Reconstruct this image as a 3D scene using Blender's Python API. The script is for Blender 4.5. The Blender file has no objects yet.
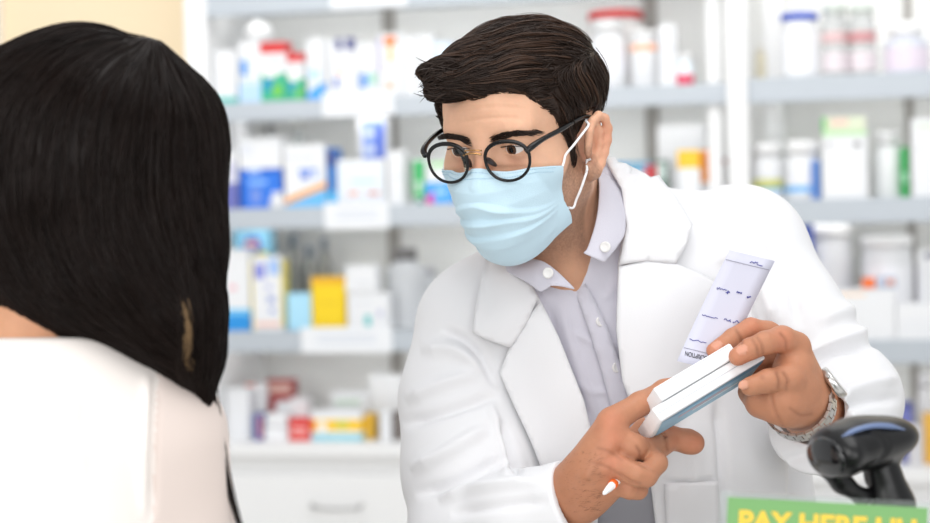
import bpy, bmesh, math, random
import numpy as np
from mathutils import Vector, Matrix, geometry
from mathutils.bvhtree import BVHTree
random.seed(7); rng = np.random.default_rng(7)
scene = bpy.context.scene
COL = scene.collection
# ------------------------------------------------------------------ camera
FPX = 1800.0; CX, CY = 465.0, 261.5
CAM = np.array([0.0, 0.0, 1.42])
_p, _r = math.radians(1.2), 0.024
_f = np.array([0, math.cos(_p), -math.sin(_p)]); _u0 = np.array([0, math.sin(_p), math.cos(_p)]); _r0 = np.array([1.0, 0, 0])
FW = _f
RT = _r0 * math.cos(_r) - _u0 * math.sin(_r)
UP = _r0 * math.sin(_r) + _u0 * math.cos(_r)
def P(px, py, d):
    return CAM + RT * ((px - CX) / FPX * d) - UP * ((py - CY) / FPX * d) + FW * d
def pix(v):
    q = np.asarray(v) - CAM
    d = q @ FW
    return CX + (q @ RT) / d * FPX, CY - (q @ UP) / d * FPX, d
cam_d = bpy.data.cameras.new('camera'); cam = bpy.data.objects.new('camera', cam_d); COL.objects.link(cam)
cam.matrix_world = Matrix([[RT[0], UP[0], -FW[0], CAM[0]], [RT[1], UP[1], -FW[1], CAM[1]], [RT[2], UP[2], -FW[2], CAM[2]], [0, 0, 0, 1]])
cam_d.sensor_width = 36; cam_d.lens = FPX * 36 / 930
cam_d.clip_start = 0.05
cam_d.dof.use_dof = True; cam_d.dof.focus_distance = 1.77; cam_d.dof.aperture_fstop = 3.6
scene.camera = cam
# ------------------------------------------------------------------ materials
def lin(c):
    c = np.asarray(c, float) / 255.0
    return tuple(np.where(c <= 0.04045, c / 12.92, ((c + 0.055) / 1.055) ** 2.4))
MATS = {}
def mat(name, rgb, rough=0.6, metal=0.0, spec=0.5, noise=0.0, nscale=40, bump=0.0, bscale=200, sss=0.0, trans=0.0, alpha=1.0, ior=1.45, vcol=False, coat=0.0, sheen=0.0, emit=0):
    if name in MATS: return MATS[name]
    m = bpy.data.materials.new(name); m.use_nodes = True
    nt = m.node_tree; b = nt.nodes['Principled BSDF']
    col = lin(rgb) + (1.0,)
    b.inputs['Base Color'].default_value = col
    b.inputs['Roughness'].default_value = rough; b.inputs['Metallic'].default_value = metal
    b.inputs['Specular IOR Level'].default_value = spec; b.inputs['IOR'].default_value = ior
    b.inputs['Transmission Weight'].default_value = trans; b.inputs['Alpha'].default_value = alpha
    b.inputs['Coat Weight'].default_value = coat
    b.inputs['Sheen Weight'].default_value = sheen
    if sss: 
        b.inputs['Subsurface Weight'].default_value = sss
        b.inputs['Subsurface Radius'].default_value = (1.0, 0.35, 0.18); b.inputs['Subsurface Scale'].default_value = 0.006
    tc = nt.nodes.new('ShaderNodeTexCoord')
    src = None
    if vcol:
        a = nt.nodes.new('ShaderNodeVertexColor'); a.layer_name = 'col'; src = a.outputs['Color']
    n = nt.nodes.new('ShaderNodeTexNoise'); n.inputs['Scale'].default_value = nscale; n.inputs['Detail'].default_value = 4
    nt.links.new(tc.outputs['Object'], n.inputs['Vector'])
    mr = nt.nodes.new('ShaderNodeMapRange'); mr.inputs['To Min'].default_value = 1 - noise; mr.inputs['To Max'].default_value = 1 + noise
    nt.links.new(n.outputs['Fac'], mr.inputs['Value'])
    mx = nt.nodes.new('ShaderNodeMix'); mx.data_type = 'RGBA'; mx.blend_type = 'MULTIPLY'; mx.inputs['Factor'].default_value = 1
    if src is not None: nt.links.new(src, mx.inputs['A'])
    else: mx.inputs['A'].default_value = col
    nt.links.new(mr.outputs['Result'], mx.inputs['B']); nt.links.new(mx.outputs['Result'], b.inputs['Base Color'])
    if bump:
        n2 = nt.nodes.new('ShaderNodeTexNoise'); n2.inputs['Scale'].default_value = bscale; n2.inputs['Detail'].default_value = 3
        nt.links.new(tc.outputs['Object'], n2.inputs['Vector'])
        bp = nt.nodes.new('ShaderNodeBump'); bp.inputs['Strength'].default_value = bump; bp.inputs['Distance'].default_value = 0.001
        nt.links.new(n2.outputs['Fac'], bp.inputs['Height']); nt.links.new(bp.outputs['Normal'], b.inputs['Normal'])
    if emit:
        b.inputs['Emission Color'].default_value = col; b.inputs['Emission Strength'].default_value = emit
    MATS[name] = m
    return m
def cmat(rgb, rough=0.45):
    return mat('print_%02x%02x%02x_%d' % (rgb[0], rgb[1], rgb[2], int(rough * 100)), rgb, rough, noise=0.02, nscale=60)
# ------------------------------------------------------------------ objects
def fast_mesh(name, v, quads):
    me = bpy.data.meshes.new(name)
    v = np.ascontiguousarray(v, np.float32); q = np.ascontiguousarray(quads, np.int32)
    me.vertices.add(len(v)); me.vertices.foreach_set('co', v.ravel())
    k = q.shape[1]
    me.loops.add(q.size); me.loops.foreach_set('vertex_index', q.ravel())
    me.polygons.add(len(q)); me.polygons.foreach_set('loop_start', np.arange(0, q.size, k, dtype=np.int32))
    me.polygons.foreach_set('loop_total', np.full(len(q), k, np.int32))
    me.polygons.foreach_set('use_smooth', np.ones(len(q), bool))
    me.update(calc_edges=True); me.validate()
    return me
def link(name, me, m, parent=None, label=None):
    o = bpy.data.objects.new(name, me); COL.objects.link(o)
    if m is not None:
        for x in (m if isinstance(m, (list, tuple)) else [m]): me.materials.append(x)
    if parent is not None: o.parent = parent; o.matrix_parent_inverse = parent.matrix_world.inverted() if parent.type else Matrix()
    if label: o['label'] = label
    return o
def tag(o, label, cat, group=None):
    o['label'] = label; o['category'] = cat
    if group: o['group'] = group
    return o
def struct(o):
    o['kind'] = 'structure'; return o
def thing(name, loc, label, cat, group=None):
    o = bpy.data.objects.new(name, None); COL.objects.link(o); o.location = Vector(loc); o.empty_display_size = 0.05
    o.matrix_world = Matrix.Translation(Vector(loc))
    return tag(o, label, cat, group)
def setcol(me, cols):
    a = me.color_attributes.new('col', 'FLOAT_COLOR', 'POINT')
    c = np.ones((len(cols), 4), np.float32); c[:, :3] = cols
    a.data.foreach_set('color', c.ravel())
def bm_obj(name, bm, m, parent=None, label=None, smooth=False):
    me = bpy.data.meshes.new(name); bm.normal_update(); bm.to_mesh(me); bm.free()
    if smooth:
        for p in me.polygons: p.use_smooth = True
    return link(name, me, m, parent, label)
def solidify(o, t, off=1.0):
    md = o.modifiers.new('thick', 'SOLIDIFY'); md.thickness = t; md.offset = off
    return o
# ------------------------------------------------------------------ implicit surfaces
class SDF:
    def __init__(s, lo, hi, res):
        s.lo = np.array(lo, float); s.res = res
        s.n = np.ceil((np.array(hi) - s.lo) / res).astype(int) + 1
        s.d = np.full(s.n, 1.0, np.float32)
    def loc(s, bmin, bmax, pad):
        i0 = np.maximum(np.floor((np.array(bmin) - pad - s.lo) / s.res).astype(int), 0)
        i1 = np.minimum(np.ceil((np.array(bmax) + pad - s.lo) / s.res).astype(int) + 1, s.n)
        if (i1 <= i0).any(): return None
        g = [(s.lo[a] + np.arange(i0[a], i1[a]) * s.res).astype(np.float32) for a in range(3)]
        return tuple(slice(i0[a], i1[a]) for a in range(3)), g[0][:, None, None], g[1][None, :, None], g[2][None, None, :]
    def add(s, prim, k=0.0):
        f, a, b = prim
        q = s.loc(a, b, 2.2 * max(k, 0.0) + 3 * s.res)
        if q is None: return
        sl, x, y, z = q
        A = s.d[sl]; B = f(x, y, z).astype(np.float32)
        if k > 0:
            h = np.maximum(k - np.abs(A - B), 0) / k
            s.d[sl] = np.minimum(A, B) - h * h * (k * 0.25)
        else: s.d[sl] = np.minimum(A, B)
    def sub(s, prim, k=0.0):
        f, a, b = prim
        q = s.loc(a, b, 2.2 * max(k, 0.0) + 3 * s.res)
        if q is None: return
        sl, x, y, z = q
        A = s.d[sl]; B = -f(x, y, z).astype(np.float32)
        if k > 0:
            h = np.maximum(k - np.abs(A - B), 0) / k
            s.d[sl] = np.maximum(A, B) + h * h * (k * 0.25)
        else: s.d[sl] = np.maximum(A, B)
    def chain(s, pts, k=0.0, kj=None):
        for i in range(len(pts) - 1):
            s.add(cone(pts[i][0], pts[i + 1][0], pts[i][1], pts[i + 1][1]), k)
    def mesh(s):
        d = s.d; n = d.shape; sg = d < 0
        u = sg.view(np.uint8)
        cnt = np.zeros((n[0] - 1, n[1] - 1, n[2] - 1), np.uint8)
        C = [(i, j, k) for i in (0, 1) for j in (0, 1) for k in (0, 1)]
        for i, j, k in C: cnt += u[i:n[0] - 1 + i, j:n[1] - 1 + j, k:n[2] - 1 + k]
        act = (cnt > 0) & (cnt < 8)
        ijk = np.argwhere(act); N = len(ijk)
        idx = np.full(act.shape, -1, np.int32); idx[act] = np.arange(N)
        dv = [d[ijk[:, 0] + c[0], ijk[:, 1] + c[1], ijk[:, 2] + c[2]] for c in C]
        acc = np.zeros((N, 3)); num = np.zeros(N)
        for a in range(8):
            for b in range(a + 1, 8):
                df = np.array(C[b]) - np.array(C[a])
                if np.abs(df).sum() != 1: continue
                m = (dv[a] < 0) != (dv[b] < 0)
                t = dv[a][m] / (dv[a][m] - dv[b][m])
                acc[m] += np.array(C[a]) + t[:, None] * df; num[m] += 1
        v = s.lo + (ijk + acc / num[:, None]) * s.res
        Q = []
        for ax in range(3):
            o1, o2 = (ax + 1) % 3, (ax + 2) % 3
            sa = np.take(sg, range(n[ax] - 1), ax); sb = np.take(sg, range(1, n[ax]), ax)
            e = np.argwhere(sa != sb)
            ok = (e[:, o1] >= 1) & (e[:, o1] <= n[o1] - 2) & (e[:, o2] >= 1) & (e[:, o2] <= n[o2] - 2)
            e = e[ok]
            ins = sa[e[:, 0], e[:, 1], e[:, 2]]
            def cell(a, b):
                c = e.copy(); c[:, o1] += a; c[:, o2] += b
                return idx[c[:, 0], c[:, 1], c[:, 2]]
            q = np.stack([cell(-1, -1), cell(0, -1), cell(0, 0), cell(-1, 0)], 1)
            q[~ins] = q[~ins][:, ::-1]
            Q.append(q)
        return v, np.concatenate(Q)
def cone(a, b, ra, rb):
    a = np.asarray(a, float); b = np.asarray(b, float); ab = b - a; L2 = max(float(ab @ ab), 1e-12)
    def f(x, y, z):
        px, py, pz = x - a[0], y - a[1], z - a[2]
        t = np.clip((px * ab[0] + py * ab[1] + pz * ab[2]) / L2, 0, 1)
        return np.sqrt((px - ab[0] * t) ** 2 + (py - ab[1] * t) ** 2 + (pz - ab[2] * t) ** 2) - (ra + (rb - ra) * t)
    r = max(ra, rb)
    return f, np.minimum(a, b) - r, np.maximum(a, b) + r
def ell(c, r, R=None):
    c = np.asarray(c, float); r = np.asarray(r, float)
    if R is None: R = np.eye(3)
    R = np.asarray(R, float)          # rows: local axes
    def f(x, y, z):
        px, py, pz = x - c[0], y - c[1], z - c[2]
        l = [(px * R[i, 0] + py * R[i, 1] + pz * R[i, 2]) for i in range(3)]
        k0 = np.sqrt(sum((l[i] / r[i]) ** 2 for i in range(3)))
        k1 = np.sqrt(sum((l[i] / r[i] ** 2) ** 2 for i in range(3))) + 1e-9
        return k0 * (k0 - 1) / k1
    e = np.sqrt(((R.T * r) ** 2).sum(1))
    return f, c - e, c + e
def capcut(a, ax, R):
    a = np.asarray(a, float); c = a + ax * R * .6
    def f(x, y, z):
        pl = -((x - a[0]) * ax[0] + (y - a[1]) * ax[1] + (z - a[2]) * ax[2])
        return np.maximum(pl, np.sqrt((x - c[0]) ** 2 + (y - c[1]) ** 2 + (z - c[2]) ** 2) - R)
    return f, c - R, c + R
def prism(poly, d0, d1):
    """solid whose outline is a polygon seen from the front, between two depths"""
    poly = np.asarray(poly, float)
    pts = np.array([P(x, y, d) for x, y in poly for d in (d0, d1)])
    def f(x, y, z):
        qx, qy, qz = x - CAM[0], y - CAM[1], z - CAM[2]
        d = qx * FW[0] + qy * FW[1] + qz * FW[2]
        sx = CX + (qx * RT[0] + qy * RT[1] + qz * RT[2]) / d * FPX
        sy = CY - (qx * UP[0] + qy * UP[1] + qz * UP[2]) / d * FPX
        best = np.full(sx.shape, 1e9); ins = np.zeros(sx.shape, bool)
        for i in range(len(poly)):
            a = poly[i]; b = poly[(i + 1) % len(poly)]; ab = b - a
            t = np.clip(((sx - a[0]) * ab[0] + (sy - a[1]) * ab[1]) / max(ab @ ab, 1e-9), 0, 1)
            best = np.minimum(best, (sx - a[0] - ab[0] * t) ** 2 + (sy - a[1] - ab[1] * t) ** 2)
            c = (a[1] > sy) != (b[1] > sy)
            if abs(ab[1]) > 1e-9: ins ^= c & (sx < a[0] + (sy - a[1]) / ab[1] * ab[0])
        e = np.sqrt(best) / FPX * d
        e = np.where(ins, -e, e)
        return np.maximum(e, np.maximum(d0 - d, d - d1))
    return f, pts.min(0), pts.max(0)
def vnormals(v, q):
    nrm = np.cross(v[q[:, 2]] - v[q[:, 0]], v[q[:, 3]] - v[q[:, 1]])
    out = np.zeros_like(v)
    for i in range(4): np.add.at(out, q[:, i], nrm)
    return out / (np.linalg.norm(out, axis=1, keepdims=True) + 1e-12)
def bvh_of(v, q): return BVHTree.FromPolygons([tuple(x) for x in v], [tuple(int(i) for i in x) for x in q])
def folds(v, q, lines, side=None):
    """press cloth creases / ridges into a surface along drawn lines"""
    n = vnormals(v, q)
    sx, sy, d = pix(v)
    front = (n @ FW) < 0.25
    disp = np.zeros(len(v))
    for pts, h, w in lines:
        pts = crv([(a, b, 0) for a, b in pts], 4)[:, :2]
        best = np.full(len(v), 1e9); tb = np.zeros(len(v))
        for i in range(len(pts) - 1):
            a, b = pts[i], pts[i + 1]; ab = b - a
            t = np.clip(((sx - a[0]) * ab[0] + (sy - a[1]) * ab[1]) / max(ab @ ab, 1e-9), 0, 1)
            dd = np.hypot(sx - a[0] - ab[0] * t, sy - a[1] - ab[1] * t)
            m = dd < best; best = np.where(m, dd, best); tb = np.where(m, (i + t) / (len(pts) - 1), tb)
        taper = np.clip(np.minimum(tb, 1 - tb) * 5, 0.0, 1)
        disp += h * 1.35 * np.exp(-(best / (w * .85)) ** 2) * taper
    return v + n * (disp * front)[:, None]
# ------------------------------------------------------------------ curves, tubes, lofts
def crv(pts, n=6):
    p = np.asarray(pts, float)
    if len(p) < 3: return np.array([p[0] + (p[-1] - p[0]) * t for t in np.linspace(0, 1, n + 1)])
    e = np.vstack([2 * p[0] - p[1], p, 2 * p[-1] - p[-2]]); out = []
    for i in range(1, len(e) - 2):
        a, b, c, d = e[i - 1], e[i], e[i + 1], e[i + 2]
        for t in np.linspace(0, 1, n, endpoint=False):
            out.append(0.5 * (2 * b + (c - a) * t + (2 * a - 5 * b + 4 * c - d) * t * t + (3 * b - a - 3 * c + d) * t ** 3))
    out.append(e[-2]); return np.array(out)
def tube_geo(path, rad, sides=8, closed=False, flat=None):
    p = np.asarray(path, float); m = len(p)
    rad = np.broadcast_to(np.asarray(rad, float), (m,))
    T = np.roll(p, -1, 0) - np.roll(p, 1, 0)
    if not closed: T[0] = p[1] - p[0]; T[-1] = p[-1] - p[-2]
    T /= np.linalg.norm(T, axis=1, keepdims=True) + 1e-12
    ref = np.array([0.13, 0.31, 0.94]); u = np.cross(T[0], ref); u /= np.linalg.norm(u)
    V = []
    for i in range(m):
        u = u - T[i] * (u @ T[i]); u /= np.linalg.norm(u); w = np.cross(T[i], u)
        for k in range(sides):
            a = 2 * math.pi * k / sides
            V.append(p[i] + rad[i] * (math.cos(a) * u + math.sin(a) * w))
    F = []
    for i in range(m if closed else m - 1):
        j = (i + 1) % m
        for k in range(sides):
            F.append((i * sides + k, i * sides + (k + 1) % sides, j * sides + (k + 1) % sides, j * sides + k))
    V = np.array(V)
    if not closed:
        for e, row in ((p[0], 0), (p[-1], m - 1)):
            c = len(V); V = np.vstack([V, e])
            for k in range(sides):
                a, b = row * sides + k, row * sides + (k + 1) % sides
                F.append((a, c, c, b) if row else (b, c, c, a))
    return V, F
def poly_mesh(name, V, F):
    me = bpy.data.meshes.new(name)
    FF = []
    for f in F:
        g = []
        for i in f:
            if int(i) not in g: g.append(int(i))
        if len(g) > 2: FF.append(g)
    me.from_pydata([tuple(x) for x in V], [], FF); me.update()
    for p in me.polygons: p.use_smooth = True
    return me
def join_geo(parts):
    V, F, o = [], [], 0
    for v, f in parts:
        V.append(np.asarray(v)); F += [tuple(i + o for i in q) for q in f]; o += len(v)
    return np.vstack(V), F
def tube(name, path, rad, m, parent=None, sides=8, closed=False, smooth=0, label=None):
    if smooth: path = crv(path, smooth)
    return link(name, poly_mesh(name, *tube_geo(path, rad, sides, closed)), m, parent, label)
def grid_mesh(name, G):
    G = np.asarray(G); a, b = G.shape[:2]
    V = G.reshape(-1, 3); F = [(i * b + j, i * b + j + 1, (i + 1) * b + j + 1, (i + 1) * b + j) for i in range(a - 1) for j in range(b - 1)]
    return poly_mesh(name, V, F)
def patch(name, poly, bvh, off, thick, m, parent, sp=6, smooth=0, bulge=0.0, label=None, cc=3):
    """cloth panel cut to an outline and laid on a surface"""
    pl = np.array(poly, float)
    if smooth:
        pl = crv([(x, y, 0) for x, y in list(poly) + [poly[0]]], smooth)[:-1, :2]
    B = []
    for i in range(len(pl)):
        a, b = pl[i], pl[(i + 1) % len(pl)]; k = max(1, int(np.hypot(*(b - a)) / sp))
        B += [a + (b - a) * t / k for t in range(k)]
    nb = len(B); B = np.array(B)
    def dist(q):
        best = 1e9; ins = False
        for i in range(len(pl)):
            a, b = pl[i], pl[(i + 1) % len(pl)]; ab = b - a
            t = min(1, max(0, ((q - a) @ ab) / max(ab @ ab, 1e-9))); best = min(best, np.hypot(*(q - a - ab * t)))
            if (a[1] > q[1]) != (b[1] > q[1]) and q[0] < a[0] + (q[1] - a[1]) / ab[1] * ab[0]: ins = not ins
        return best if ins else -best
    I = []; D = []
    for x in np.arange(B[:, 0].min(), B[:, 0].max(), sp):
        for y in np.arange(B[:, 1].min(), B[:, 1].max(), sp):
            q = np.array([x, y]); dd = dist(q)
            if dd > sp * 0.5: I.append(q); D.append(dd)
    pts = [Vector(q) for q in B] + [Vector(q) for q in I]
    ed = [(i, (i + 1) % nb) for i in range(nb)]
    r = geometry.delaunay_2d_cdt(pts, ed, [], 1, 1e-4)
    V = []
    dl = [0] * nb + D
    last = None
    for i, q in enumerate(r[0]):
        d = P(q[0], q[1], 1.0) - CAM
        h = bvh.ray_cast(Vector(CAM), Vector(d / np.linalg.norm(d)))
        if h[0] is None:
            hh = last if last is not None else P(q[0], q[1], 1.85)
            c = P(q[0], q[1], pix(hh)[2])
        else:
            c = np.array(h[0]); last = c
            nn = np.array(h[1]); 
            if nn @ FW > 0: nn = -nn
            e = min(1.0, (dl[i] if i < len(dl) else 0) / 14.0)
            c = c - FW * (off * 0.6) + nn * off * 0.5 - FW * bulge * e
        V.append(c)
    V = np.array(V); F = [tuple(f) for f in r[2]]
    # relax interior so the panel hangs smoothly
    nbv = [set() for _ in V]
    for f in F:
        for i in range(len(f)):
            nbv[f[i]].add(f[i - 1]); nbv[f[i - 1]].add(f[i])
    dep = V @ FW
    for _ in range(cc):
        dn = dep.copy()
        for i, s in enumerate(nbv):
            if s: dn[i] = 0.4 * dep[i] + 0.6 * np.mean([dep[j] for j in s])
        V = V + np.outer(dn - dep, FW); dep = dn
    me = poly_mesh(name, V, F)
    me.update()
    if sum((np.array(p.normal) @ FW) for p in me.polygons) > 0:
        me.flip_normals()
    o = link(name, me, m, parent, label)
    solidify(o, thick, 1.0)
    return o
def strands(name, polylines, r0, m, parent, sides=3, tip=0.25, label=None):
    A = np.asarray(polylines, float); n, k = A.shape[:2]
    T = np.gradient(A, axis=1); T /= np.linalg.norm(T, axis=2, keepdims=True) + 1e-12
    ref = rng.normal(size=(n, 1, 3)); U = np.cross(T, ref); U /= np.linalg.norm(U, axis=2, keepdims=True) + 1e-12; W = np.cross(T, U)
    rr = np.broadcast_to(np.asarray(r0, float).reshape(-1, 1), (n, k)) * np.interp(np.linspace(0, 1, k), [0, 0.15, 0.6, 1], [0.6, 1, 0.9, tip])[None]
    V = np.stack([A + rr[..., None] * (math.cos(2 * math.pi * s / sides) * U + math.sin(2 * math.pi * s / sides) * W) for s in range(sides)], 2)
    b = (np.arange(n)[:, None] * k + np.arange(k - 1)[None]).reshape(-1) * sides
    Q = []
    for s in range(sides):
        s2 = (s + 1) % sides
        Q.append(np.stack([b + s, b + s2, b + sides + s2, b + sides + s], 1))
    return link(name, fast_mesh(name, V.reshape(-1, 3), np.concatenate(Q)), m, parent, label)
def comb(bvh, roots, flow, length, steps, lift, jit=0.15):
    out = []
    for p in roots:
        p = Vector(p); L = length * random.uniform(0.7, 1.2); st = L / steps
        j = np.array([random.gauss(0, jit) for _ in range(3)]); lf = random.uniform(0.3, 1.0) * lift
        line = []
        h = bvh.find_nearest(p)
        if h[0] is None: continue
        p, n = h[0], h[1]
        for s in range(steps + 1):
            t = s / steps
            line.append(np.array(p) + np.array(n) * (0.0006 + lf * math.sin(min(1, t * 1.1) * math.pi * 0.6)))
            f = flow(np.array(p), np.array(n)) + j
            f = Vector(f); f = f - n * f.dot(n)
            if f.length < 1e-6: f = Vector((0, 0, -1))
            f.normalize()
            h = bvh.find_nearest(p + f * st)
            if h[0] is not None: 
                p, n = h[0], h[1]
        out.append(line)
    return out
def box_bm(lo, hi, bev=0.0, R=None, T=None):
    bm = bmesh.new(); bmesh.ops.create_cube(bm, size=1)
    lo, hi = np.array(lo), np.array(hi)
    for v in bm.verts: v.co = Vector(lo + (np.array(v.co) + 0.5) * (hi - lo))
    if bev: bmesh.ops.bevel(bm, geom=bm.edges[:], offset=bev, segments=2, affect='EDGES')
    if R is not None: bmesh.ops.transform(bm, matrix=R, verts=bm.verts[:])
    return bm
# ------------------------------------------------------------------ room and shelving
TH = math.radians(13)
E = np.array([math.cos(TH), -math.sin(TH), 0.0]); NB = np.array([math.sin(TH), math.cos(TH), 0.0])
D0 = 4.3
Q0 = P(CX, CY, D0); Q0[2] = 0.0
def W(px, py, off=0.0):
    d = P(px, py, 1.0) - CAM
    t = ((Q0 + NB * off - CAM) @ NB) / (d @ NB)
    x = CAM + d * t
    return (x - Q0) @ E, x[2]
def loc(s, off, z): return Q0 + E * s + NB * off + np.array([0, 0, z])
ROT = Matrix.Rotation(-TH, 4, 'Z')
M_white = mat('white_lacquer', (240, 240, 240), 0.45, noise=0.01)
M_back = mat('cabinet_back_board', (236, 236, 233), 0.6, noise=0.015, nscale=6)
M_shelf = mat('grey_white_shelf', (214, 220, 226), 0.2, noise=0.015, nscale=10, alpha=0.5)
M_rail = mat('price_rail_grey', (186, 193, 200), 0.3, noise=0.02, nscale=10)
M_upr = mat('slotted_upright', (158, 154, 148), 0.5, noise=0.05)
M_cream = mat('cream_wall_paint', (250, 230, 196), 0.8, noise=0.01, nscale=5)
M_floor = mat('pale_floor_tile', (205, 203, 198), 0.4, noise=0.04, nscale=3)
M_card = mat('white_card', (236, 238, 241), 0.6, noise=0.01)
def placed(name, bm, m, s, off, z, parent=None, label=None, smooth=False):
    o = bm_obj(name, bm, m, None, label, smooth)
    o.location = Vector(loc(s, off, z)); o.rotation_euler = (0, 0, -TH)
    if parent is not None:
        o.matrix_world = Matrix.Translation(o.location) @ ROT
        o.parent = parent; o.matrix_parent_inverse = parent.matrix_world.inverted()
    return o
def slab(name, s0, s1, o0, o1, z0, z1, m, parent=None, bev=0.002, label=None):
    return placed(name, box_bm((s0, o0, z0), (s1, o1, z1), bev), m, 0, 0, 0, parent, label)
# shell
struct(slab('floor', -3.2, 3.2, -6.0, 0.55, -0.05, 0.0, M_floor, bev=0))
struct(slab('wall_back', -3.2, 3.2, 0.42, 0.5, 0.0, 2.9, M_cream, bev=0))
s_trim = W(3, 20, 0.42)[0]
struct(slab('trim_1', s_trim - 0.10, s_trim, 0.37, 0.418, 0.0, 2.9, M_white))
# cabinet
sL = W(186, 60)[0]; sLi = W(208, 60)[0]; sM0 = W(727, 60)[0]; sM1 = W(747, 60)[0]; sR = W(1010, 60)[0]
cab = thing('display_cabinet', loc(0.2, 0.2, W(310, 442)[1]), 'tall white pharmacy display cabinet with open shelves along the back wall', 'cabinet')
BD = 0.36
zL4, zR4 = W(310, 442)[1], W(900, 467)[1]
slab('back_panel', sLi, sM0, BD, BD + 0.02, zL4 + .002, 2.35, M_back, cab); slab('back_panel', sM0, sR, BD, BD + 0.02, zR4 + .002, 2.35, M_back, cab)
slab('side_panel', sL, sLi, -0.005, BD + 0.02, zL4 + .002, 2.35, M_white, cab)
slab('side_panel', sR, sR + 0.05, -0.005, BD + 0.02, zR4 + .002, 2.35, M_white, cab)
slab('post', sM0, sM1, -0.02, 0.04, zL4 + .002, 2.35, M_white, cab)
for a, b, o in ((385, 397, BD - 0.012), (646, 659, BD - 0.012), (906, 914, BD - 0.012)):
    x0 = W(a, 140, o)[0]; x1 = W(b, 140, o)[0]
    slab('slotted_upright', x0, x1, o, o + 0.011, zL4 + .002, 2.35, M_upr, cab)
x0 = W(764, 60, 0.28)[0]; slab('divider', x0, x0 + 0.045, 0.26, 0.30, zL4 + .002, 2.35, M_white, cab)
x0 = W(706, 10, 0.02)[0]; slab('divider', x0, x0 + 0.03, 0.012, 0.05, zL4 + .002, 2.35, M_white, cab)
Z = {}
def shelf(key, s0, s1, px, py, t=0.05):
    z = W(px, py)[1]; Z[key] = z
    sh = slab('shelf', s0, s1, 0.004, BD - 0.002, z - 0.018, z, M_shelf, cab)
    r = slab('price_rail', s0, s1, -0.004, 0.004, z - t, z + 0.002, M_rail, cab)
    return z
shelf('L0', sLi, sM0, 300, -10, 0.055); shelf('L1', sLi, sM0, 300, 101, 0.045); shelf('L2', sLi, sM0, 300, 208, 0.05); shelf('L3', sLi, sM0, 345, 331, 0.05)
shelf('R1', sM1, sR, 840, 76, 0.055); shelf('R2', sM1, sR, 860, 199, 0.055); shelf('R3', sM1, sR, 880, 341, 0.052)
Z['L4'] = W(310, 442)[1]; Z['R4'] = W(900, 467)[1]
# base units with drawers
def base_unit(s0, s1, z, lab, px_h=None):
    b = thing('base_cabinet', loc((s0 + s1) / 2, 0.1, 0), lab, 'cabinet')
    slab('body', s0, s1, -0.02, BD, 0.08, z - 0.03, M_white, b); slab('plinth', s0, s1, 0.04, BD, 0.0, 0.08, M_rail, b)
    slab('top', s0, s1, -0.05, BD, z - 0.03, z, M_white, b)
    n = max(1, round((s1 - s0) / 0.62)); w = (s1 - s0) / n
    for i in range(n):
        zt = z - 0.07
        for h in (0.17, 0.2, 0.2):
            if zt - h < 0.1: break
            d = slab('drawer', s0 + i * w + 0.004, s0 + (i + 1) * w - 0.004, -0.04, -0.021, zt - h, zt - 0.006, M_white, b, 0.003)
            c = s0 + (i + .5) * w
            if px_h is not None and i == 0: c = W(px_h, 500, -0.04)[0]
            zz = zt - 0.075
            pth = [loc(c - 0.062, -0.04, zz), loc(c - 0.055, -0.062, zz - 0.004), loc(c, -0.066, zz - 0.008), loc(c + 0.055, -0.062, zz - 0.004), loc(c + 0.062, -0.04, zz)]
            h_ = tube('handle', pth, 0.0045, mat('steel', (190, 190, 190), 0.35, 1.0), None, 8, smooth=4, label='curved metal drawer pull')
            h_.parent = d; h_.matrix_parent_inverse = d.matrix_world.inverted()
            zt -= h
base_unit(sLi, sM0, Z['L4'], 'white drawer unit under the left shelves, topped with small medicine boxes', 337)
base_unit(sM1, sR, Z['R4'], 'white base unit under the right shelves, behind the barcode scanner')
# ------------------------------------------------------------------ goods
def carton(name, lab, group, row, x0, x1, ytop, off=0.03, dep=0.05, base=(234, 235, 237), art=(), ybot=None, cat='box', yref=None, turn=0.0):
    zb = Z[row] if ybot is None else W((x0 + x1) / 2, ybot, off)[1]
    ym = yref if yref else (ytop + 30)
    s0 = W(x0 + 0.6, ym, off)[0]; s1 = W(x1 - 0.6, ym, off)[0]; s0 = max(s0, sLi + .004); zt = W((x0 + x1) / 2, ytop, off)[1]
    w, h = s1 - s0, zt - zb - 0.001
    bm = box_bm((-w / 2, 0, 0), (w / 2, dep, h), 0.0012)
    mats = [cmat(base)]; idx = {tuple(base): 0}
    for a in art:
        u0, v0, u1, v1, c = a[:5]
        if tuple(c) not in idx: idx[tuple(c)] = len(mats); mats.append(cmat(c))
        if len(a) > 5:      # slanted or wavy band: list of (u, v)
            pts = a[5]
        else: pts = [(u0, v0), (u1, v0), (u1, v1), (u0, v1)]
        e = 0.0004 + 0.0002 * len(bm.faces) / 100
        vs = [bm.verts.new((-w / 2 + u * w, -e, v * h)) for u, v in pts]; f = bm.faces.new(vs); f.material_index = idx[tuple(c)]
        if len(a) == 5 and u0 <= 0.01 and v1 - v0 > 0.1:    # colour runs round the left side
            vs = [bm.verts.new((-w / 2 - e, y, v * h)) for y, v in ((dep, v0), (0, v0), (0, v1), (dep, v1))]; f = bm.faces.new(vs); f.material_index = idx[tuple(c)]
        if len(a) == 5 and u1 >= 0.99 and v1 - v0 > 0.1:
            vs = [bm.verts.new((w / 2 + e, y, v * h)) for y, v in ((0, v0), (dep, v0), (dep, v1), (0, v1))]; f = bm.faces.new(vs); f.material_index = idx[tuple(c)]
    # tucked lid seam
    o = bm_obj(name, bm, mats)
    o.location = Vector(loc((s0 + s1) / 2, off, zb + 0.0008)); o.rotation_euler = (0, 0, -TH + turn)
    return tag(o, lab, cat, group)
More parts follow.
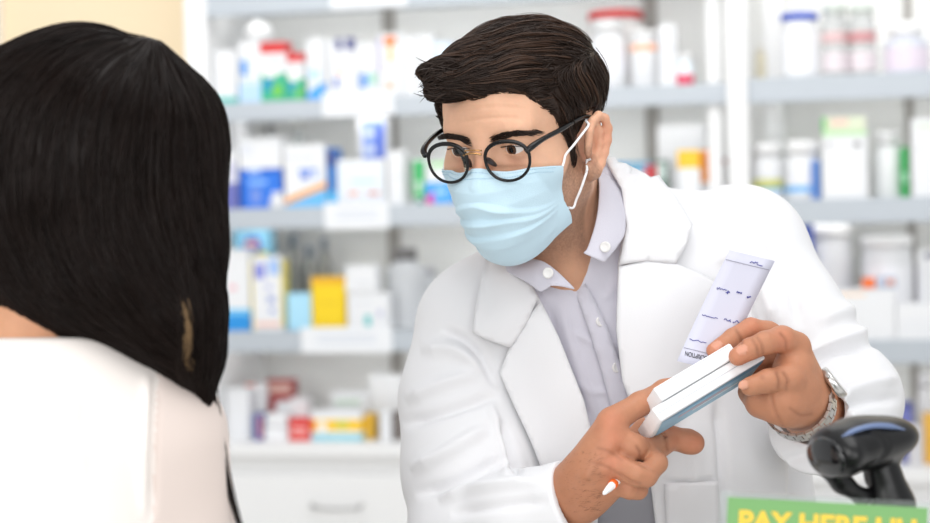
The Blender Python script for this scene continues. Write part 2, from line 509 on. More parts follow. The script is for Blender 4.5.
def lathe_bm(prof, n=28, mi=None):
    bm = bmesh.new(); rings = []
    for r, z in prof:
        rings.append([bm.verts.new((r * math.cos(2 * math.pi * k / n), r * math.sin(2 * math.pi * k / n), z)) for k in range(n)])
    for i in range(len(rings) - 1):
        for k in range(n):
            f = bm.faces.new((rings[i][k], rings[i][(k + 1) % n], rings[i + 1][(k + 1) % n], rings[i + 1][k])); f.smooth = True
            if mi: f.material_index = mi[i]
    bm.faces.new(rings[0][::-1]); bm.faces.new(rings[-1])
    if mi: bm.faces.ensure_lookup_table(); bm.faces[-1].material_index = mi[-1]
    return bm
def bottle(name, lab, group, row, x0, x1, ytop, off=0.05, base=(234, 235, 237), cap=(238, 238, 238), capf=0.18, capw=0.8, neck=0.06, bands=(), cat='bottle', bm_mat=None, ybot=None, capm=None, caplab=None, yref=None):
    zb = Z[row] if ybot is None else W((x0 + x1) / 2, ybot, off)[1]
    ym = yref if yref else (ytop + 30)
    s0 = W(x0, ym, off)[0]; s1 = W(x1, ym, off)[0]; zt = W((x0 + x1) / 2, ytop, off)[1]
    r = (s1 - s0) / 2; h = zt - zb - 0.001; hb = h * (1 - capf)
    c = loc((s0 + s1) / 2, off + r, zb + 0.0008)
    root = thing(name, c, lab, cat, group)
    zs = sorted(set([0.03, 0.86 - neck] + [v for b in bands for v in b[:2]])); zs = [z for z in zs if 0.03 <= z <= 0.86 - neck + 1e-6]
    prof = [(r * 0.93, 0)] + [(r, z * hb) for z in zs] + [(r * 0.97, (0.9 - neck) * hb), (r * capw * 0.93, 0.97 * hb), (r * capw * 0.93, hb)]
    mats = [bm_mat or cmat(base, 0.35)]; mi = []
    for i in range(len(prof) - 1):
        zc = (prof[i][1] + prof[i + 1][1]) / 2 / hb; k = 0
        for v0, v1, col in bands:
            if v0 <= zc <= v1 and 0 < i < len(zs):
                m = cmat(col, 0.4)
                if m not in mats: mats.append(m)
                k = mats.index(m)
        mi.append(k)
    mi.append(0)
    b = bm_obj('body', lathe_bm(prof, 28, mi), mats, root); b.matrix_parent_inverse = Matrix()
    rc = r * capw; hc = h * capf
    cp = bm_obj('cap', lathe_bm([(rc, hb + 0.0003), (rc, hb + hc * 0.85), (rc * 0.93, h), (rc * 0.3, h)], 28), capm or cmat(cap, 0.4), root, caplab); cp.matrix_parent_inverse = Matrix()
    return root
B1, B2, B3, B4 = (30, 100, 215), (90, 185, 235), (235, 120, 40), (245, 205, 30)
RED, GRN, TEAL, NAVY = (215, 50, 50), (40, 165, 90), (80, 195, 185), (60, 65, 130)
G1 = 'medicines on the upper left shelf'; G2 = 'medicines on the middle left shelf'; G3 = 'medicines on the lower left shelf'; G4 = 'small boxes on the drawer unit top'
G5 = 'jars and boxes on the upper right shelf'; G6 = 'bottles and boxes on the middle right shelf'; G7 = 'tubs and boxes on the lower right shelf'; G8 = 'medicines on the shelf behind the pharmacist head'
# row L1
carton('carton', 'white carton with a teal bottom edge, leftmost on the upper left shelf', G1, 'L1', 211, 237, 50, art=[(0, 0, 1, .13, TEAL)])
carton('carton', 'tall white carton with blue spot and pale blue base', G1, 'L1', 238, 261, 41, art=[(0, 0, 1, .32, (190, 220, 245)), (.1, .45, .42, .7, (70, 150, 230)), (.1, .36, .9, .38, (170, 205, 240))])
rt = bottle('bottle', 'white bottle with big round white top behind the blue spot carton', G1, 'L1', 246, 267, 47, off=0.092, capf=0.06, capw=0.6, neck=0.1)
_c = [o for o in rt.children if o.name.startswith('cap')][0]; _r = (W(270, 34, .1)[0] - W(243, 34, .1)[0]) / 2; _z = W(257, 34, .1)[1] - rt.location[2]
_o = bm_obj('round_top', lathe_bm([(_r * math.sin(a), _z - _r * math.cos(a)) for a in np.linspace(.15, 3.05, 16)], 28), cmat((244, 244, 244)), rt, 'ball shaped white top'); _o.matrix_parent_inverse = Matrix()
for a, b, t, l in ((260, 287, 42, 'larger green and white carton with red top'), (287, 305, 53, 'smaller green and white carton with red top')):
    carton('carton', l + ' on the upper left shelf', G1, 'L1', a, b, t, art=[(0, 0, 1, .48, (60, 180, 140)), (0, .82, 1, 1, RED), (.1, .2, .5, .4, (40, 150, 190)), (.45, .1, .8, .3, (120, 200, 70)), (.15, .42, .6, .62, (248, 248, 240)), (.3, .66, .8, .7, (180, 190, 190))])
carton('carton', 'white carton with a slanted bright blue base, right of the red topped cartons', G1, 'L1', 306, 326, 38, art=[(0, 0, 1, 1, (70, 165, 240), [(0, 0), (1, 0), (1, .3), (.5, .24), (0, .12)]), (.1, .35, .7, .5, (190, 225, 245))])
carton('carton', 'white carton with two navy blocks at its top edge', G1, 'L1', 327, 357, 38, art=[(.3, .8, .52, 1, NAVY), (.66, .8, .95, 1, NAVY), (.2, .2, .36, .36, (80, 110, 190)), (.3, .4, .5, .5, (245, 200, 180))])
carton('carton', 'white carton with small blue and green bottle prints', G1, 'L1', 357, 378, 42, art=[(.1, .2, .5, .45, (90, 150, 220)), (.6, .25, .9, .45, (150, 215, 190))])
carton('carton', 'white carton with an orange letter-like mark at the top', G1, 'L1', 378, 403, 33, art=[(.25, .82, .75, .95, B3), (.42, .55, .58, .82, (245, 185, 60)), (.0, .4, .1, .95, (205, 195, 230)), (.3, .1, .6, .25, (245, 190, 160))])
carton('carton', 'plain white carton right of the orange marked carton', G1, 'L1', 403, 418, 36, art=[(.2, .5, .8, .54, (210, 215, 225))])
carton('carton', 'plain white carton nearest the pharmacist quiff', G1, 'L1', 418, 433, 34, art=[(.4, .1, .8, .3, (190, 205, 220))])
carton('carton', 'pale blue carton half hidden behind the pharmacist hair', G1, 'L1', 433, 452, 42, base=(220, 235, 248), art=[(.0, .3, 1, .5, (150, 200, 240))])
# right of head
bottle('tub', 'clear white tub with a wide flat red lid behind the pharmacist head', G8, 'L1', 585, 640, 9, off=0.15, base=(226, 222, 220), cap=(205, 40, 40), capf=0.1, capw=1.02, neck=0.01, cat='tub', caplab='red lid')
bottle('bottle', 'big white bottle in front of the red lidded tub', G8, 'L1', 588, 624, 18, off=0.03, capf=0.2, capw=0.85, bands=[(.3, .75, (240, 240, 246))])
bottle('bottle', 'white bottle with a pale orange band under its top', G8, 'L1', 629, 656, 29, off=0.03, capf=0.12, capw=0.98, neck=0.0, bands=[(.72, .86, (250, 185, 150))])
carton('carton', 'narrow white carton between the orange banded bottle and the pink jar', G8, 'L1', 658, 676, 24, off=0.03, art=[(.2, .2, .25, .8, (205, 210, 225)), (.4, .6, .9, .64, (200, 205, 220))])
bottle('jar', 'small jar with white top and pink base', G8, 'L1', 675, 693, 53, off=0.03, base=(235, 244, 250), capf=0.2, capw=0.9, bands=[(.03, .45, (235, 85, 115))], cat='jar')
# row L2
carton('carton', 'plain white carton behind the dark blue carton', G2, 'L2', 221, 246, 122, off=0.14, art=[(.3, .5, .9, .53, (210, 215, 225))])
carton('carton', 'white carton with a purple lower half, leftmost on the middle shelf', G2, 'L2', 216, 238, 150, art=[(0, 0, 1, .45, (110, 115, 185)), (.5, .5, .95, .8, (205, 205, 225))])
carton('carton', 'white carton with a strong blue lower half', G2, 'L2', 239, 282, 137, dep=.06, art=[(0, 0, 1, .56, (25, 95, 200)), (.1, .0, .95, .5, (45, 120, 225)), (.2, .5, .5, .55, (190, 215, 250)), (.2, .34, .65, .4, (150, 195, 250)), (.25, .08, .5, .28, (120, 150, 225)), (.05, .75, .3, .9, (225, 228, 235))])
bottle('bottle', 'small white rounded bottle in front of the blue carton', G2, 'L2', 268, 283, 192, off=0.006, capf=0.25, capw=0.7, neck=.2)
carton('carton', 'white carton with blue swirl and slanted orange stripe', G2, 'L2', 284, 326, 144, dep=.06, turn=0.06, art=[(0, 0, 1, 1, (110, 190, 240), [(0, 0), (1, 0), (1, .3), (0, .05)]), (0, 0, 1, 1, (250, 170, 60), [(0, .05), (1, .3), (1, .4), (0, .15)]), (.4, .45, .6, .55, (60, 110, 210)), (.35, .55, .8, .62, (150, 175, 235)), (.7, .45, .8, .56, (175, 195, 240)), (.12, .78, .75, .8, (195, 200, 235))])
carton('carton', 'narrow dark and light blue carton right of the orange stripe carton', G2, 'L2', 327, 337, 148, art=[(0, 0, 1, 1, (70, 130, 200)), (0, 0, 1, .25, (90, 190, 240)), (.1, .7, .9, .95, NAVY)])
carton('carton', 'wide pale carton with reddish print and violet base', G2, 'L2', 337, 386, 159, art=[(0, 0, .95, .1, (130, 150, 230)), (.02, .15, .95, .9, (232, 240, 246)), (.2, .22, .45, .34, (235, 195, 185)), (.62, .22, .88, .32, (220, 170, 165)), (.3, .5, .8, .56, (190, 225, 235))])
carton('carton', 'white carton with blue panel and green strip behind the wide pale carton', G2, 'L2', 357, 387, 117, off=0.1, ybot=None, art=[(.18, .45, .95, .95, (130, 160, 235)), (.25, .6, .6, .68, (225, 235, 250)), (.25, .78, .6, .86, (225, 235, 250)), (.65, .5, .9, .9, (80, 110, 215)), (.2, .34, .95, .42, (180, 230, 120))])
carton('carton', 'plain white carton right of the wide pale carton', G2, 'L2', 387, 405, 150, art=[(.3, .5, .9, .53, (215, 220, 228))])
carton('carton', 'narrow green and white carton left of the eyeglasses', G2, 'L2', 413, 425, 158, art=[(0, .15, 1, .95, (70, 185, 110)), (.3, .3, .7, .5, (230, 245, 235)), (.2, 0, .9, .12, (60, 130, 120))])
carton('carton', 'white carton with bright blue lower half and magenta corner beside the mask', G2, 'L2', 425, 452, 160, art=[(0, 0, 1, .5, (75, 170, 245)), (0, 0, 1, 1, (225, 50, 160), [(0, 0), (.3, 0), (.32, .3), (0, .15)]), (.2, .85, .9, .95, (150, 220, 130)), (.4, .22, .8, .34, (170, 215, 250))])
M_glass = mat('clear_plastic', (235, 240, 240), 0.12, trans=0.75, ior=1.15)
bottle('bottle', 'grey clear bottle behind the blue swirl carton', G2, 'L2', 291, 304, 118, off=0.2, bm_mat=M_glass, cap=(205, 205, 200), capf=.12, capw=.5)
bottle('bottle', 'grey clear bottle behind the blue carton, left of the other clear bottle', G2, 'L2', 262, 276, 124, off=0.2, bm_mat=M_glass, cap=(150, 150, 150), capf=.12, capw=.5)
# row L2 behind the right shoulder
carton('carton', 'low blue and white carton just right of the ear', G8, 'L2', 617, 652, 162, art=[(0, 0, .3, 1, (40, 150, 205)), (.3, .7, 1, 1, (110, 165, 195)), (.8, .4, 1, .9, (200, 70, 75))], yref=175)
carton('carton', 'dark green and red low carton behind the shoulder', G8, 'L2', 652, 668, 160, base=(95, 120, 110), art=[(0, .2, .3, .9, (195, 60, 65)), (.35, .5, .9, .9, (200, 215, 210))], yref=175)
carton('carton', 'large plain white carton standing behind the yellow carton', G8, 'L2', 657, 706, 125, off=.15, art=[(.1, .8, .9, .82, (225, 228, 230))], yref=150)
carton('carton', 'yellow topped white carton behind the shoulder', G8, 'L2', 677, 700, 150, dep=.05, art=[(0, .62, 1, 1, (252, 200, 50))], yref=165)
carton('carton', 'orange and peach carton right of the yellow topped carton', G8, 'L2', 700, 717, 148, off=.065, art=[(0, .3, .35, .95, (245, 155, 40)), (.35, .3, 1, .98, (250, 178, 130))], yref=165)
carton('carton', 'white carton beside the white post behind the shoulder', G8, 'L2', 717, 728, 154, off=.065, art=[(.5, .75, .95, .9, (170, 110, 100))], yref=165)
# row L3
carton('carton', 'white sachet box with a blue base, nearest the dark hair', G3, 'L3', 222, 250, 249, art=[(0, 0, 1, .25, (40, 150, 225)), (0, .2, 1, .27, (120, 200, 240)), (.25, .5, .5, .56, (240, 180, 190))])
carton('carton', 'carton with a blue oval emblem and yellow corner behind the sachet boxes', G3, 'L3', 234, 270, 230, off=.12, base=(150, 215, 245), art=[(.05, .7, .95, .78, (245, 225, 80)), (0, 0, 1, 1, (50, 70, 190), [(.22, .82), (.4, .77), (.65, .77), (.82, .83), (.7, .93), (.4, .94)]), (.32, .84, .7, .89, (245, 190, 170))])
carton('carton', 'white speckled box with violet top patches and yellow edges', G3, 'L3', 251, 283, 256, dep=.05, art=[(.0, .0, .05, .95, (248, 230, 130)), (.95, .05, 1, .95, (248, 230, 130)), (.1, .7, .45, .9, (140, 145, 220)), (.55, .75, .95, .95, (165, 195, 240)), (.45, .55, .65, .62, (190, 195, 230)), (.5, .38, .75, .46, (150, 165, 215)), (.55, .24, .75, .3, (150, 165, 215)), (.1, .05, .9, .12, (245, 205, 190))])
for a, b, t, o in ((284, 299, 234, .2), (301, 315, 246, .2), (317, 329, 238, .22)):
    bottle('bottle', {284: 'grey clear bottle behind the pale blue box, leftmost of three', 301: 'grey clear bottle behind the pale blue box, middle of three', 317: 'grey clear bottle behind the yellow box'}[a], G3, 'L3', a, b, t, off=o, bm_mat=mat('smoky_plastic', (175, 175, 168), 0.25, trans=0.35), cap=(120, 130, 140), capf=.15, capw=.55)
carton('carton', 'small plain pale blue box left of the yellow box', G3, 'L3', 287, 312, 293, base=(165, 217, 242), art=[(.05, .05, .95, .95, (175, 224, 246))])
carton('carton', 'bright yellow box on the lower left shelf', G3, 'L3', 311, 346, 277, dep=.07, base=(238, 200, 10), art=[(.1, .1, .95, .85, (246, 210, 20)), (0, .86, 1, 1, (238, 180, 30)), (.2, .5, .8, .53, (225, 185, 20))])
carton('carton', 'white carton with a teal mark, right of the yellow box', G3, 'L3', 347, 389, 293, dep=.06, art=[(.42, .1, .58, .4, (110, 200, 200)), (.75, .35, .85, .55, (190, 190, 215)), (.1, .7, .6, .74, (215, 220, 228))])
carton('carton', 'white carton stacked on top of the teal marked carton', G3, 'L3', 345, 377, 265, ybot=292.5, dep=.055, off=.032, art=[(.3, .35, .8, .39, (210, 214, 224))])
M_plas = mat('frosted_plastic', (238, 240, 243), 0.3, trans=0.35, ior=1.2)
bottle('dispenser', 'frosted dispenser jar with a dark grey spout lid by the coat shoulder', G3, 'L3', 381, 420, 248, off=.1, bm_mat=M_plas, cap=(120, 118, 118), capf=.16, capw=.6, neck=.02, cat='dispenser', caplab='dark grey lid')
bottle('jar', 'frosted jar behind the dispenser jar', G3, 'L3', 405, 436, 268, off=.21, bm_mat=M_plas, cap=(200, 200, 205), capf=.12, cat='jar')
# row L4 (drawer unit top)
carton('carton', 'tall white box on the drawer unit, nearest the blouse', G4, 'L4', 217, 250, 388, off=.05)
carton('carton', 'red and white box on top of white boxes on the drawer unit', G4, 'L4', 246, 266, 384, off=.105, dep=.03, art=[(0, .5, .5, 1, (240, 130, 110)), (.05, .1, .5, .45, (245, 200, 190))])
carton('carton', 'long dark red box lying behind the small white boxes', G4, 'L4', 266, 293, 380, off=.14, base=(165, 50, 55), art=[(.1, .75, .95, .95, (200, 160, 150)), (.1, .3, .9, .4, (215, 150, 150))])
carton('carton', 'small navy box at the foot of the red and white box', G4, 'L4', 253, 264, 414, off=.02, dep=.04, base=(90, 110, 170), art=[(.5, .1, .95, .9, (190, 120, 130))])
carton('carton', 'small white box lying lowest of a stack left of the red box', G4, 'L4', 265, 289, 427, off=.02, dep=.05)
carton('carton', 'small white box on top of the stack left of the red box', G4, 'L4', 266, 288, 414, off=.022, dep=.05, ybot=426.5)
carton('carton', 'small tilted white box behind the red box', G4, 'L4', 276, 292, 402, off=.09, dep=.04)
carton('carton', 'small red box with white lettering on the drawer unit', G4, 'L4', 289, 311, 419, off=.015, dep=.05, base=(222, 62, 58), art=[(.12, .5, .85, .62, (245, 200, 195)), (.12, .25, .85, .36, (240, 180, 175))])
carton('carton', 'small white box standing behind the red box', G4, 'L4', 290, 309, 398, off=.075, dep=.04)
carton('carton', 'white and yellow box with a pale teal base', G4, 'L4', 311, 362, 411, off=.02, dep=.06, art=[(0, .32, 1, .72, (250, 205, 60)), (0, 0, 1, .22, (150, 210, 225)), (.15, .3, .3, .65, (245, 240, 235)), (0, .35, .08, .7, (240, 130, 60)), (.5, .4, .75, .68, (215, 210, 90))])
carton('carton', 'orange yellow box beside the white and yellow box', G4, 'L4', 362, 374, 415, off=.05, dep=.05, base=(238, 190, 60))
carton('carton', 'white box with faint green print behind the yellow box', G4, 'L4', 331, 369, 392, off=.1, dep=.05, art=[(.1, .7, .8, .85, (205, 220, 205))])
carton('carton', 'white box nearest the coat sleeve at the back of the drawer unit', G4, 'L4', 370, 402, 375, off=.12, dep=.05)
carton('carton', 'upright narrow white and grey box by the coat sleeve', G4, 'L4', 379, 391, 411, off=.02, dep=.05, art=[(0, 0, .12, 1, (110, 105, 100))])
carton('carton', 'dark filler box for the shaded gap by the coat sleeve', G4, 'L4', 391, 403, 412, off=.04, dep=.05, base=(120, 112, 108))  # dark box added where there is only a shaded gap
# row R1
bottle('bottle', 'white bottle with a blue lid on the upper right shelf', G5, 'R1', 780, 818, 12, off=.03, cap=(45, 85, 200), capf=.11, capw=1.0, neck=0.0, bands=[(.1, .8, (246, 247, 250))], caplab='blue lid')
bottle('bottle', 'beige slim bottle beside the white post on the upper right shelf', G5, 'R1', 755, 766, 44, off=.12, base=(222, 214, 190), cap=(235, 232, 225))
for a, b, c_, l in ((821, 848, (222, 190, 190), 'left'), (848, 876, (205, 150, 152), 'right')):
    bottle('jar', 'clear tall jar with reddish contents, %s of the pair' % l, G5, 'R1', a, b, 2, off=.05, bm_mat=mat('jar_plastic', (232, 234, 234), 0.15, trans=0.6, ior=1.2), cap=(215, 222, 215), capf=.15, capw=.9, neck=.02, cat='jar', bands=[(.55, .72, c_), (.1, .4, (228, 218, 222))])
bottle('jar', 'short clear jar with white lid and pink violet label', G5, 'R1', 884, 930, 20, off=.03, base=(212, 215, 226), cap=(248, 248, 248), capf=.28, capw=.72, neck=.04, cat='jar', bands=[(.12, .7, (230, 218, 230))], caplab='white lid')
# row R2
bottle('bottle', 'white bottle with yellow green and blue stripes beside the white post', G6, 'R2', 751, 782, 142, off=.03, capf=.25, capw=.97, neck=0.0, bands=[(.3, .5, (205, 205, 120)), (.22, .3, (120, 190, 235))])
bottle('bottle', 'white bottle with a light blue band and darker blue side label', G6, 'R2', 784, 820, 140, off=.02, capf=.25, capw=.97, neck=0.0, bands=[(.18, .32, (105, 180, 238)), (.4, .6, (235, 235, 242))])
carton('carton', 'narrow blue carton between the banded bottle and the green topped box', G6, 'R2', 811, 821, 160, off=.02, dep=.03, base=(80, 125, 195))
carton('carton', 'white box with a green top strip on the middle right shelf', G6, 'R2', 822, 868, 131, off=.02, dep=.08, art=[(.1, .78, .2, .84, (160, 160, 160)), (.7, .76, .85, .84, (130, 130, 130)), (.1, .1, .8, .7, (242, 243, 243)), (0, .93, 1, 1, (190, 228, 180))])
carton('carton', 'green and cream carton behind the green topped white box', G6, 'R2', 822, 866, 117, off=.12, dep=.06, base=(225, 232, 205), art=[(0, 0, .08, 1, (70, 195, 80)), (.2, .9, .6, .98, (240, 205, 190))])
bottle('bottle', 'white bottle with grey shoulder beside the green strip carton', G6, 'R2', 874, 902, 131, off=.05, base=(236, 238, 238), capf=.2, capw=.8)
carton('carton', 'narrow green carton on the middle right shelf', G6, 'R2', 901, 909, 147, off=.04, dep=.04, base=(40, 170, 85), art=[(.1, .3, .9, .5, (150, 215, 170))])
carton('carton', 'white carton at the right edge of the middle right shelf', G6, 'R2', 911, 940, 118, off=.02, dep=.08, art=[(.2, .85, .9, .93, (225, 240, 220)), (.2, .6, .3, .64, (190, 190, 195))])
# row R3
bottle('tub', 'large white tub with a blue band and orange base behind the coat sleeve', G7, 'R3', 792, 852, 224, off=.08, capf=.12, capw=1.0, neck=0, cat='tub', bands=[(.3, .42, (45, 70, 170)), (.08, .22, (245, 165, 70))])
carton('carton', 'blue box left of the large white tub', G7, 'R3', 785, 814, 224, off=.04, dep=.03, base=(60, 90, 190))
bottle('tub', 'white tub standing behind the low white boxes', G7, 'R3', 862, 914, 236, off=.06, capf=.12, capw=1.0, neck=0, cat='tub', bands=[(.2, .8, (244, 244, 247)), (.3, .36, (200, 205, 215))])
carton('carton', 'white box at the right edge above the low boxes', G7, 'R3', 917, 940, 250, off=.1, dep=.05, art=[(.3, .9, .9, .97, (150, 150, 160)), (.0, .1, .1, .8, (225, 225, 235))])
carton('carton', 'low wide white box in front of the white tub', G7, 'R3', 836, 896, 289, off=.01, dep=.05, art=[(.05, .86, .5, .93, (252, 225, 200))])
carton('carton', 'low white box at the right edge of the lower right shelf', G7, 'R3', 896, 945, 303, off=.01, dep=.05, art=[(.1, .5, .8, .53, (225, 228, 236)), (.1, .3, .8, .33, (225, 228, 236))])
carton('carton', 'tiny orange box resting on the low wide white box', G7, 'R3', 862, 876, 278, off=.012, dep=.035, ybot=288.5, base=(246, 120, 50))
carton('carton', 'tiny grey blue box resting beside the tiny orange box', G7, 'R3', 877, 897, 277, off=.012, dep=.035, ybot=288.5, base=(185, 195, 215), art=[(.5, .3, .9, .8, (235, 160, 120))])
# row R4
carton('carton', 'blue violet box behind the barcode scanner', 'items on the right base unit', 'R4', 899, 914, 403, off=.06, dep=.05, base=(92, 98, 165), art=[(.1, .3, .9, .9, (120, 125, 190))])
carton('carton', 'orange yellow box at the right edge by the scanner', 'items on the right base unit', 'R4', 923, 936, 414, off=.05, dep=.05, base=(238, 185, 80))
carton('carton', 'pale grey box behind the barcode scanner', 'items on the right base unit', 'R4', 908, 924, 425, off=.03, dep=.05, base=(205, 203, 205))
bottle('bottle', 'tall grey bottle in the gap above the scanner', 'items on the right base unit', 'R4', 917, 932, 374, off=.15, base=(228, 228, 230), cap=(215, 215, 218))
# price cards on the rails
def card(x0, x1, y0, y1, lab):
    s0, z1 = W(x0, (y0 + y1) / 2, -0.01)[0], W((x0 + x1) / 2, y0, -0.01)[1]; s1 = W(x1, (y0 + y1) / 2, -0.01)[0]; z0 = W((x0 + x1) / 2, y1, -0.01)[1]
    bm = box_bm((-(s1 - s0) / 2, 0, 0), ((s1 - s0) / 2, 0.004, z1 - z0), 0.0006)
    mm = [M_card, cmat((205, 212, 226))]
    for v in (.62, .4):
        w = (s1 - s0) * 0.32
        f = bm.faces.new([bm.verts.new((a, -0.0006, (z1 - z0) * b)) for a, b in ((-w, v), (w, v), (w, v + .06), (-w, v + .06))]); f.material_index = 1
    o = bm_obj('price_card', bm, mm); o.location = Vector(loc((s0 + s1) / 2, -0.0095, z0)); o.rotation_euler = (0, 0, -TH)
    tag(o, lab, 'sign', 'white price cards on the shelf rails')
card(322, 394, 91, 116, 'white price card on the rail of the upper left shelf')
card(324, 389, 202, 229, 'white price card on the rail of the middle left shelf')
card(301, 392, 327, 353, 'white price card under the yellow box on the lower left shelf')
card(330, 407, -12, 8, 'white price card at the top edge of the picture')
# ------------------------------------------------------------------ the pharmacist
psi, tht = math.radians(31), math.radians(19)
FH = -RT * math.sin(psi) * math.cos(tht) - FW * math.cos(psi) * math.cos(tht) - UP * math.sin(tht)
LH = RT * math.cos(psi) - FW * math.sin(psi)
UH = np.cross(LH, -FH); UH = UH / np.linalg.norm(UH)
if UH @ UP < 0: UH = -UH
O_H = P(525, 125, 1.85)
RH = np.array([LH, FH, UH])
def H(l, f, u): return O_H + (LH * l + FH * f + UH * u) / 1000.0
def toH(v): return (np.asarray(v) - O_H) @ RH.T * 1000.0
def hell(c, r, R=None): return ell(H(*c), np.array(r) / 1000.0, RH if R is None else R)
def hcone(a, b, ra, rb): return cone(H(*a), H(*b), ra / 1000, rb / 1000)
man = thing('person', [0.17, 2.0, 0], 'man in white lab coat, black glasses and blue face mask holding medicine boxes', 'person')
# ---- body: head, neck, trunk, arms and hands in one skin
pts_lo = np.min([P(395, 600, 2.2), P(395, 0, 1.6), P(395, 600, 1.6)], 0); pts_hi = np.max([P(880, 10, 2.2), P(880, 600, 2.2), P(880, 600, 1.6)], 0)
body = SDF((pts_lo[0], P(0, 0, 1.60)[1], P(0, 600, 1.9)[2]), (pts_hi[0], P(0, 0, 2.09)[1], P(0, 0, 1.85)[2]), 0.0017)
S = body
S.add(hell((0, -8, 30), (72, 92, 65)))
S.add(hell((0, 31, 33), (60, 54, 49)), .03)
S.add(hcone((-36, 74, 17), (36, 74, 17), 12, 12), .014)
S.add(hell((0, 38, -26), (61, 50, 52)), .03)
for s in (-1, 1):
    S.add(hell((s * 46, 56, -27), (19, 19, 17)), .02)
    S.add(hcone((s * 52, 8, -60), (s * 16, 70, -102), 17, 15), .025)
S.add(hell((0, 44, -68), (47, 43, 44)), .03)
S.add(hell((0, 77, -104), (16, 14, 13)), .02)
S.add(hcone((-14, 84, -80), (14, 84, -80), 9, 9), .012)
S.add(cone(H(0, -22, -40), P(562, 300, 1.925), .056, .056), .03)
S.add(cone(H(28, 20, -70), P(572, 290, 1.875), .014, .012), .03)
for s in (-1, 1):
    S.sub(hell((s * 31, 97, -1), (21, 15, 12)), .010)
S.add(hcone((0, 86, 6), (0, 108, -36), 7, 9.5), .012)
for s in (-1, 1):
    S.add(hell((s * 12, 98, -40), (8, 10, 8)), .006)
    S.add(hell((s * 31, 74, -1.5), (15.5, 14.0, 14.2)), .004)
    S.sub(hell((s * 31, 89, -2.5), (13.5, 12, 4.1)), .001)
# ears
for s in (-1, 1):
    eb = np.array([s * 0.34, -0.935, -0.10]); eu = np.array([s * 0.10, -0.10, 0.985]); eu /= np.linalg.norm(eu)
    en = np.cross(eb, eu) * (-s); en /= np.linalg.norm(en)
    if en[0] * s < 0: en = -en
    e0 = np.array([s * 73, 13, -23])
    def ep(b, u, n=0): return tuple(e0 + eb * b * 1.12 + eu * u * .86 + en * n)
    hel = [(0, 4), (1, 20), (6, 31), (13, 36), (21, 31), (25, 18), (24, 4), (20, -10), (15, -22), (9, -31), (3, -30), (0, -22)]
    Re = np.array([eb, eu, en]) @ RH
    S.add(ell(H(*ep(11, 3, -2)), np.array([13, 28, 4]) / 1000, Re), .006)
    S.sub(ell(H(*ep(9, -1, 7)), np.array([8, 15, 9]) / 1000, Re), .003)
    for i in range(len(hel) - 1):
        r = 4.2 if i < 8 else 5
        S.add(hcone(ep(*hel[i], 3.2), ep(*hel[i + 1], 3.2), r, r), .0025)
    ah = [(11, 26), (16, 16), (16, 2), (12, -10), (7, -18)]
    for i in range(4): S.add(hcone(ep(*ah[i], 1), ep(*ah[i + 1], 1), 3.4, 3.4), .004)
    S.add(hell(ep(-1, -5, 4), (4, 4, 6)), .005)
    S.add(hell(ep(6, -30, 0), (6, 9, 9)), .006)
# trunk and arms (under the clothes)
S.add(cone(P(615, 340, 2.0), P(640, 560, 1.99), .09, .10), .04)
S.add(cone(P(500, 330, 1.95), P(740, 262, 1.96), .045, .048), .05)
S.add(cone(P(562, 285, 1.92), P(600, 320, 1.98), .05, .06), .02)
S.chain([(P(490, 345, 1.94), .045), (P(468, 540, 1.82), .038), (P(566, 500, 1.745), .029)], .02)
S.chain([(P(745, 270, 1.95), .045), (P(850, 408, 1.895), .038), (P(808, 409, 1.793), .0268)], .02)
# right hand (picture left): wrist, back of hand, five digits
def D(*pts, k=.004):
    pts = [(P(x, y, d), r / 1000) for x, y, d, r in pts]
    for i in range(len(pts) - 1): S.add(cone(pts[i][0], pts[i + 1][0], pts[i][1], pts[i + 1][1]), k)
S.chain([(P(566, 500, 1.745), .0285), (P(584, 487, 1.725), .026)], .012)
D((582, 480, 1.722, 24), (607, 440, 1.708, 17), k=.014)
D((580, 492, 1.722, 23), (610, 466, 1.706, 16), k=.014)
D((585, 498, 1.725, 19), (615, 482, 1.712, 13), k=.012)
D((590, 470, 1.718, 20), (612, 424, 1.712, 13), k=.012)
for a, b in (((588, 470, 1.697), (611, 428, 1.699)), ((588, 476, 1.694), (612, 444, 1.693)), ((592, 486, 1.698), (610, 466, 1.691))):
    S.add(cone(P(*a), P(*b), .003, .004), .006)
S.sub(cone(P(604, 482, 1.686), P(640, 470, 1.68), .004, .004), .008)
D((612, 421, 1.712, 13.5), (640, 404, 1.728, 11), (664, 390, 1.742, 9.5), (690, 380, 1.75, 8), k=.006)      # index finger, runs behind the box
D((613, 440, 1.708, 14.5), (632, 448, 1.708, 13.2), (650, 452, 1.728, 12.8), k=.006)
D((650, 452, 1.728, 12.6), (671, 438, 1.756, 11.6), k=.003)
D((671, 438, 1.756, 11.6), (688, 441.5, 1.760, 12.0), (693, 443, 1.760, 11.4), k=.003)      # middle finger under the box
D((610, 462, 1.704, 13.5), (637, 474, 1.688, 11.5), (646, 476, 1.690, 10.5), k=.003)
D((646, 476, 1.690, 10.5), (657, 463, 1.703, 10), (650, 452, 1.722, 9), k=.003)                              # ring finger, curled
D((610, 482, 1.712, 12), (630, 489, 1.703, 9.5), (638, 490, 1.708, 9), k=.003)
D((638, 490, 1.708, 9), (643, 480, 1.722, 8), k=.003)                                          # little finger, curled
D((592, 474, 1.735, 17), (618, 452, 1.762, 13), (646, 430, 1.775, 11), (668, 416, 1.776, 9), k=.008)          # thumb behind the box
